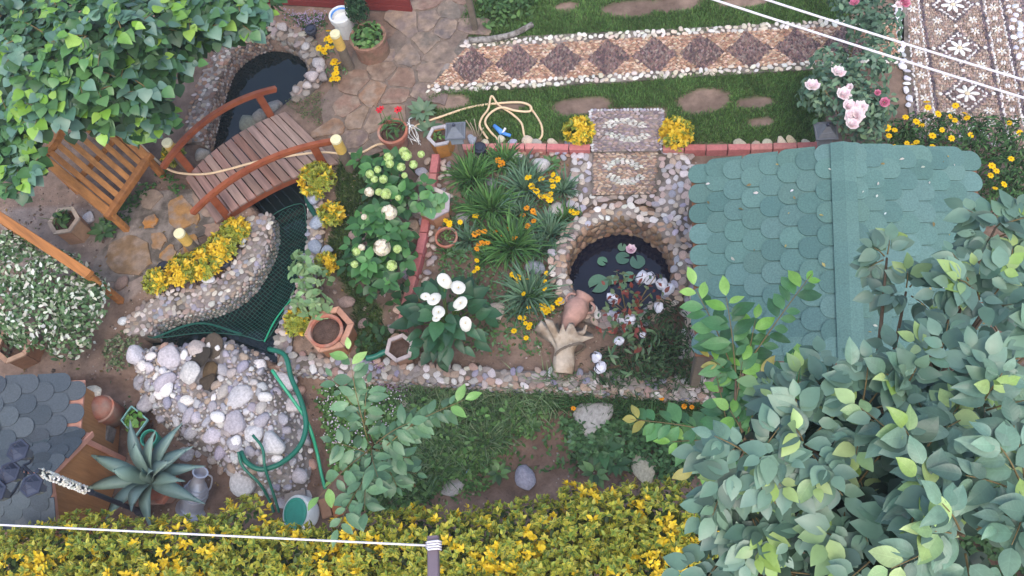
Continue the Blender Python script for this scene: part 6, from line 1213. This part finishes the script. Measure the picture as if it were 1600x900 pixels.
class Tree:
    def __init__(s, name, label, base, kind, cat='tree'):
        s.t = thing(name, base, label, cat); s.kind = kind; s.L = []; s.wood = 0
    def limb(s, pts, r0, r1, name='branch', m='bark'): MB().tube(smooth_path(pts, 5), lambda t: r0 + (r1 - r0) * t, 7).put(name, M[m], s.t, smooth=True)
    def shoot(s, a, b, n, ll, cols, tipc=None, stem=True, droop=.25, start=.25, r=.006, tipn=3, flat=.35):
        a, b = np.asarray(a), np.asarray(b); ax = unit(b - a); L = np.linalg.norm(b - a); mid = (a + b) / 2 + ZU * L * .08
        path = smooth_path([a, mid, b], 6)
        if stem: MB().tube(path, lambda t: r * (1.15 - .75 * t), 5).put('twig', M['twig'], s.t, smooth=True)
        sd = unit(np.cross(ax, ZU) + rng.normal(0, .1, 3)); upv = np.cross(sd, ax)
        for i in range(n):
            f = start + (1 - start) * i / max(n - 1, 1); p = path[min(int(f * (len(path) - 1)), len(path) - 1)]; sg = 1 if i % 2 else -1; last = i >= n - 1
            d = unit(ax * (.55 + (1.2 if last else .35 * f)) + sd * sg * (0 if last else 1) + np.array([0, 0, -droop]) * rng.uniform(.4, 1.4) + rng.normal(0, .18, 3)); nn = unit(ZU + upv * flat + rng.normal(0, .22, 3)); size = ll * rng.uniform(.6, 1.2) * (1 - .35 * max(0, f - .75) * 4 * .5)
            c = pick(tipc, 1, .1)[0] if (tipc is not None and i >= n - tipn) else pick(cols, 1, .12)[0]; s.L.append((p + d * .012, d, nn, size, c))
    def finish(s, limit=300):
        pos = np.array([l[0] for l in s.L]); px = project(pos); infr = (px[:, 0] > -30) & (px[:, 0] < 1630) & (px[:, 1] > -30) & (px[:, 1] < 930); score = pos[:, 2] + 10 * infr + rng.normal(0, .12, len(pos)); o_ = np.argsort(-score); 
        for i in o_[:limit]: p, d, nn, z, c = s.L[i]; inst('leaf', LF[s.kind][i % len(LF[s.kind])], frame(p, d, nn, (z, z, z)), s.t, c)
        r_ = o_[limit:]
        if len(r_): V, F, C = leaves(pos[r_], np.array([s.L[i][1] for i in r_]), np.array([s.L[i][2] for i in r_]), np.array([s.L[i][3] for i in r_]), np.array([s.L[i][4] for i in r_]), PR[s.kind]); add('foliage', V, F, M['leafg'], s.t, C, True, 'stuff')
# ---- broad-leaved tree over the bench
tb = P(110, 130, 0); T = Tree('leafy_tree', 'dense broad-leaved tree overhanging the bench and the upper pond', tb, 'heart')
MAP = ['4c7440', '55804a', '41683c', '5f8a50', '4f7560', '608470', '395c38', '6a8c78']; NEW = ['86ae44', '7aa63c', '93b850', '6f9c44']  # bluish entries paint a sky sheen into some leaves
T.limb([tb - ZU * .1, tb + np.array([.05, .05, .8]), tb + np.array([0, .1, 1.5])], .11, .075, 'trunk')
top = tb + np.array([0, .1, 1.45])
TB = [(40, 40, 2.1, .5), (130, 40, 2.3, .5), (220, 40, 2.2, .45), (300, 35, 2.0, .4), (370, 25, 1.8, .35), (30, 120, 2.0, .5), (120, 120, 2.3, .5), (200, 115, 2.2, .45), (250, 105, 1.9, .34), (20, 190, 1.9, .42), (80, 165, 2.1, .42), (160, 160, 2.0, .38), (215, 155, 1.8, .32), (25, 265, 1.8, .3), (308, 48, 1.7, .28), (400, 5, 1.8, .28), (240, 185, 1.5, .2), (-30, 230, 1.8, .4), (180, 60, 2.5, .45), (70, 80, 2.5, .4), (205, 195, 1.5, .2)]
for a, b, z, r in TB:
    c = P(a, b, z); T.limb([top, (top + c) / 2 + ZU * .15, c], .03, .008)
    for k in range(int(26 * (r / .4) ** 2) + 6):
        d = unit(rng.normal(size=3)); d[2] = abs(d[2]) * .8 - .12; q = c + d * r * rng.uniform(.75, 1.05); T.shoot(c + d * r * .45 + rng.normal(0, .05, 3), q, 6, .132, MAP, NEW if rng.uniform() < .38 else None, stem=k % 3 == 0, start=.1, droop=.45, tipn=2)
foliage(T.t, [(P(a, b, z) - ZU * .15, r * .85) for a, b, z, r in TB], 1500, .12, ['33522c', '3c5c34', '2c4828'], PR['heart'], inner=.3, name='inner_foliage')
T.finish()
# ---- persimmon-like tree at the lower right
tb = vdn(P(1400, 720, 4.4), -.2); T = Tree('broad_leaved_tree', 'tall tree with large glossy grey-green leaves filling the lower right corner', tb, 'ovate')
PER = ['6a8a74', '74947c', '5a7664', '809e86', '6c8c78', '78967c', '526e5c']; PN = ['a3bd74', 'b4c988', '93b25c', '8aa870']  # grey-blue tint of PER puts the sky's sheen into the leaf colour
T.limb([tb, tb + np.array([.04, 0, 1.6]), tb + np.array([-.03, .03, 3.2]), tb + np.array([0, 0, 4.2])], .1, .04, 'trunk')
PB = [(1135, 745, 4.3, .22), (1180, 720, 4.5, .25), (1260, 690, 4.6, .3), (1350, 640, 4.6, .3), (1150, 840, 4.2, .3), (1230, 830, 4.3, .32), (1330, 770, 4.5, .35), (1430, 720, 4.7, .35), (1530, 640, 4.7, .35), (1470, 560, 4.4, .28), (1550, 470, 4.3, .3), (1440, 420, 4.1, .18), (1405, 370, 4.1, .12), (1560, 350, 4.1, .18), (1500, 840, 4.8, .35), (1590, 780, 4.8, .35), (1290, 600, 4.3, .2), (1410, 610, 4.5, .25), (1380, 860, 4.5, .35), (1600, 560, 4.5, .3), (1240, 630, 4.2, .18), (1540, 400, 4.2, .15), (1440, 520, 4.2, .17), (1200, 890, 4.1, .3), (1610, 400, 4.2, .25), (1585, 330, 4.2, .16), (1515, 455, 4.3, .2), (1180, 780, 4.5, .25)]
top = tb + ZU * 3.9
for a, b, z, r in PB:
    c = P(a, b, z - .1) + ZU * rng.uniform(-.3, .1); r = r * .92; T.limb([top, (top + c) / 2 + ZU * .08, c], .018, .006)
    for k in range(int(9 * (r / .3) ** 1.5) + 3):
        d = unit(rng.normal(size=3)); d[2] = abs(d[2]) * .9 - .15; q = c + d * r * rng.uniform(.8, 1.1); T.shoot(c + d * r * .2, q, 8, .12, PER, PN if rng.uniform() < .3 else None, stem=k % 2 == 0, start=.3, droop=.3, tipn=3, r=.004)
foliage(T.t, [(P(a, b, z) - ZU * .55, r * 1.1) for a, b, z, r in PB if b > 560 and a > 1190], 600, .13, ['2f4636', '3a5240', '283c2e'], PR['ovate'], inner=.3, name='inner_foliage')  # low inner leaves coloured dark, painting shade into the crown gaps
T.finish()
# ---- young trees with cherry-like leaves
tb = vdn(P(1170, 690, 2.0), -.2); T = Tree('young_tree', 'young fruit tree with bright green shoots in front of the hut', tb, 'cherry')
CH = ['4f7f4c', '5c8c54', '447044', '659658']; CN = ['86b850', '7aae48', 'a8a050', '94c060']
T.limb([tb, tb + ZU * 1.1, P(1165, 690, 2.0)], .035, .015, 'trunk')
for (a, b, z), (a2, b2, z2), n in (((1140, 680, 2.1), (1160, 565, 2.5), 9), ((1150, 590, 2.4), (1085, 448, 2.7), 12), ((1150, 590, 2.4), (1135, 465, 2.8), 11), ((1160, 580, 2.4), (1268, 428, 2.7), 14), ((1140, 680, 2.1), (985, 655, 2.1), 14), ((1140, 690, 2.1), (1120, 590, 2.4), 8), ((1165, 640, 2.3), (1255, 565, 2.5), 10), ((1150, 700, 2.1), (1085, 735, 2.1), 8), ((1165, 690, 2.0), (1230, 640, 2.4), 9), ((1165, 690, 2.0), (1190, 590, 2.4), 10), ((1165, 690, 2.0), (1140, 640, 2.4), 8), ((1160, 600, 2.3), (1180, 500, 2.6), 10), ((1160, 600, 2.3), (1110, 560, 2.5), 8), ((1165, 690, 2.0), (1050, 690, 2.1), 9), ((1200, 620, 2.3), (1290, 590, 2.4), 9)):
    T.shoot(P(a, b, z), P(a2, b2, z2), int(n * 1.4), .165, CH, CN, droop=.4, r=.005, start=.1)
T.limb([P(1165, 690, 2.0), P(1140, 680, 2.1)], .012, .008); T.limb([P(1165, 690, 2.0), P(1150, 640, 2.3), P(1150, 590, 2.4)], .012, .008); T.finish()
tb = vdn(P(590, 700, 1.3), -.22); T = Tree('young_tree', 'young fruit tree with long leafy shoots left of the long grass', tb, 'cherry')
CB = ['587a58', '4f7050', '638862', '6d9068']; CBN = ['86b060', '78a458', '9cc070']
T.limb([tb, tb + ZU * .7, P(585, 700, 1.3)], .018, .01, 'trunk', 'twig')
for (a, b, z), (a2, b2, z2), n, tc in (((575, 690, 1.4), (545, 548, 2.0), 14, CBN), ((600, 690, 1.4), (725, 625, 1.7), 15, CBN), ((580, 710, 1.4), (520, 690, 1.7), 8, None), ((580, 720, 1.4), (562, 765, 1.7), 9, None), ((575, 740, 1.5), (528, 825, 1.8), 11, None), ((590, 690, 1.4), (640, 660, 1.6), 8, None), ((580, 700, 1.4), (590, 745, 1.8), 8, None), ((580, 700, 1.4), (500, 775, 1.7), 9, CBN), ((570, 660, 1.5), (520, 590, 1.8), 8, None), ((570, 660, 1.5), (575, 600, 1.8), 8, None), ((600, 700, 1.4), (660, 655, 1.6), 9, None), ((575, 740, 1.5), (570, 800, 1.8), 9, None), ((600, 715, 1.0), (640, 715, 1.1), 8, None), ((605, 725, .8), (620, 760, .9), 8, None), ((600, 715, 1.0), (560, 745, 1.0), 8, None), ((605, 735, .6), (650, 740, .7), 8, None)):
    T.limb([P(585, 700, 1.3), P(a, b, z)], .009, .006); T.shoot(P(a, b, z), P(a2, b2, z2), int(n * 1.35), .155, CB, tc, droop=.45, r=.004, start=.08)
T.finish()
# ================================================================== golden hedge along the bottom
HB = []
for x in range(70, 1120, 52):
    yb = (884 if x < 340 else 872 if x < 430 else 880 if x < 560 else 856) - 12 * math.sin(x / 130) - (18 if 330 < x < 430 or 900 < x < 1080 else 0); HB += [blob(x + rng.uniform(-10, 10), yb + rng.uniform(-6, 6), .72, .36, .4), blob(x + rng.uniform(-10, 10), yb + 62 + rng.uniform(-6, 6), .7, .4, .42)]
HB += [blob(x, 905, .6, .4, .35) for x in (-20, 30)]
base = vdn(P(600, 880, 0), -.22); hg = thing('euonymus_hedge', base, 'clipped golden-variegated hedge along the bottom edge', 'hedge')
sprigs(hg, HB, 7500, .052, 7, ['557430', '45642a', '688438', '3a5626', '9ca63c', 'b0ac40'], ['c8bc40', 'c4b844', 'a4a83c', '8a9a38'], .2, inner=.72, patch=2.0, golds=('e6c628', 'dcba26', 'eed23c'))
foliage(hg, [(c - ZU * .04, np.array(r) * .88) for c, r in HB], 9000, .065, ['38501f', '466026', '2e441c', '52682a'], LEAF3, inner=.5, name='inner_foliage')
for x in range(90, 1110, 60): g = vdn(P(x, 860, .5), -.22); MB().tube([g, g + np.array([.03, 0, .5]), g + np.array([.0, .05, .9])], .018, 6).put('stem', M['bark'], hg)

# ================================================================== pale volume added to lift the dark tones, like lens glare
cx = np.array([0., 4.0]); hz = MB().hexa([(cx[0] - 430, cx[1] - 430, -1.6), (cx[0] + 430, cx[1] - 430, -1.6), (cx[0] + 430, cx[1] + 430, -1.6), (cx[0] - 430, cx[1] + 430, -1.6)], [(cx[0] - 430, cx[1] - 430, 8.6), (cx[0] + 430, cx[1] - 430, 8.6), (cx[0] + 430, cx[1] + 430, 8.6), (cx[0] - 430, cx[1] + 430, 8.6)])
hm = bpy.data.materials.new('added_haze_air'); hm.use_nodes = True; hn = hm.node_tree.nodes; hn.remove(hn['Principled BSDF']); vol = hn.new('ShaderNodeVolumePrincipled'); vol.inputs['Color'].default_value = (.86, .9, 1, 1); vol.inputs['Density'].default_value = .0018
hm.node_tree.links.new(vol.outputs[0], hn['Material Output'].inputs['Volume']); o = hz.put('added_haze', hm); props(o, 'thin pale veil added over the garden to lift the dark tones', 'added_haze', None, 'stuff')
scene.cycles.volume_bounces = 1
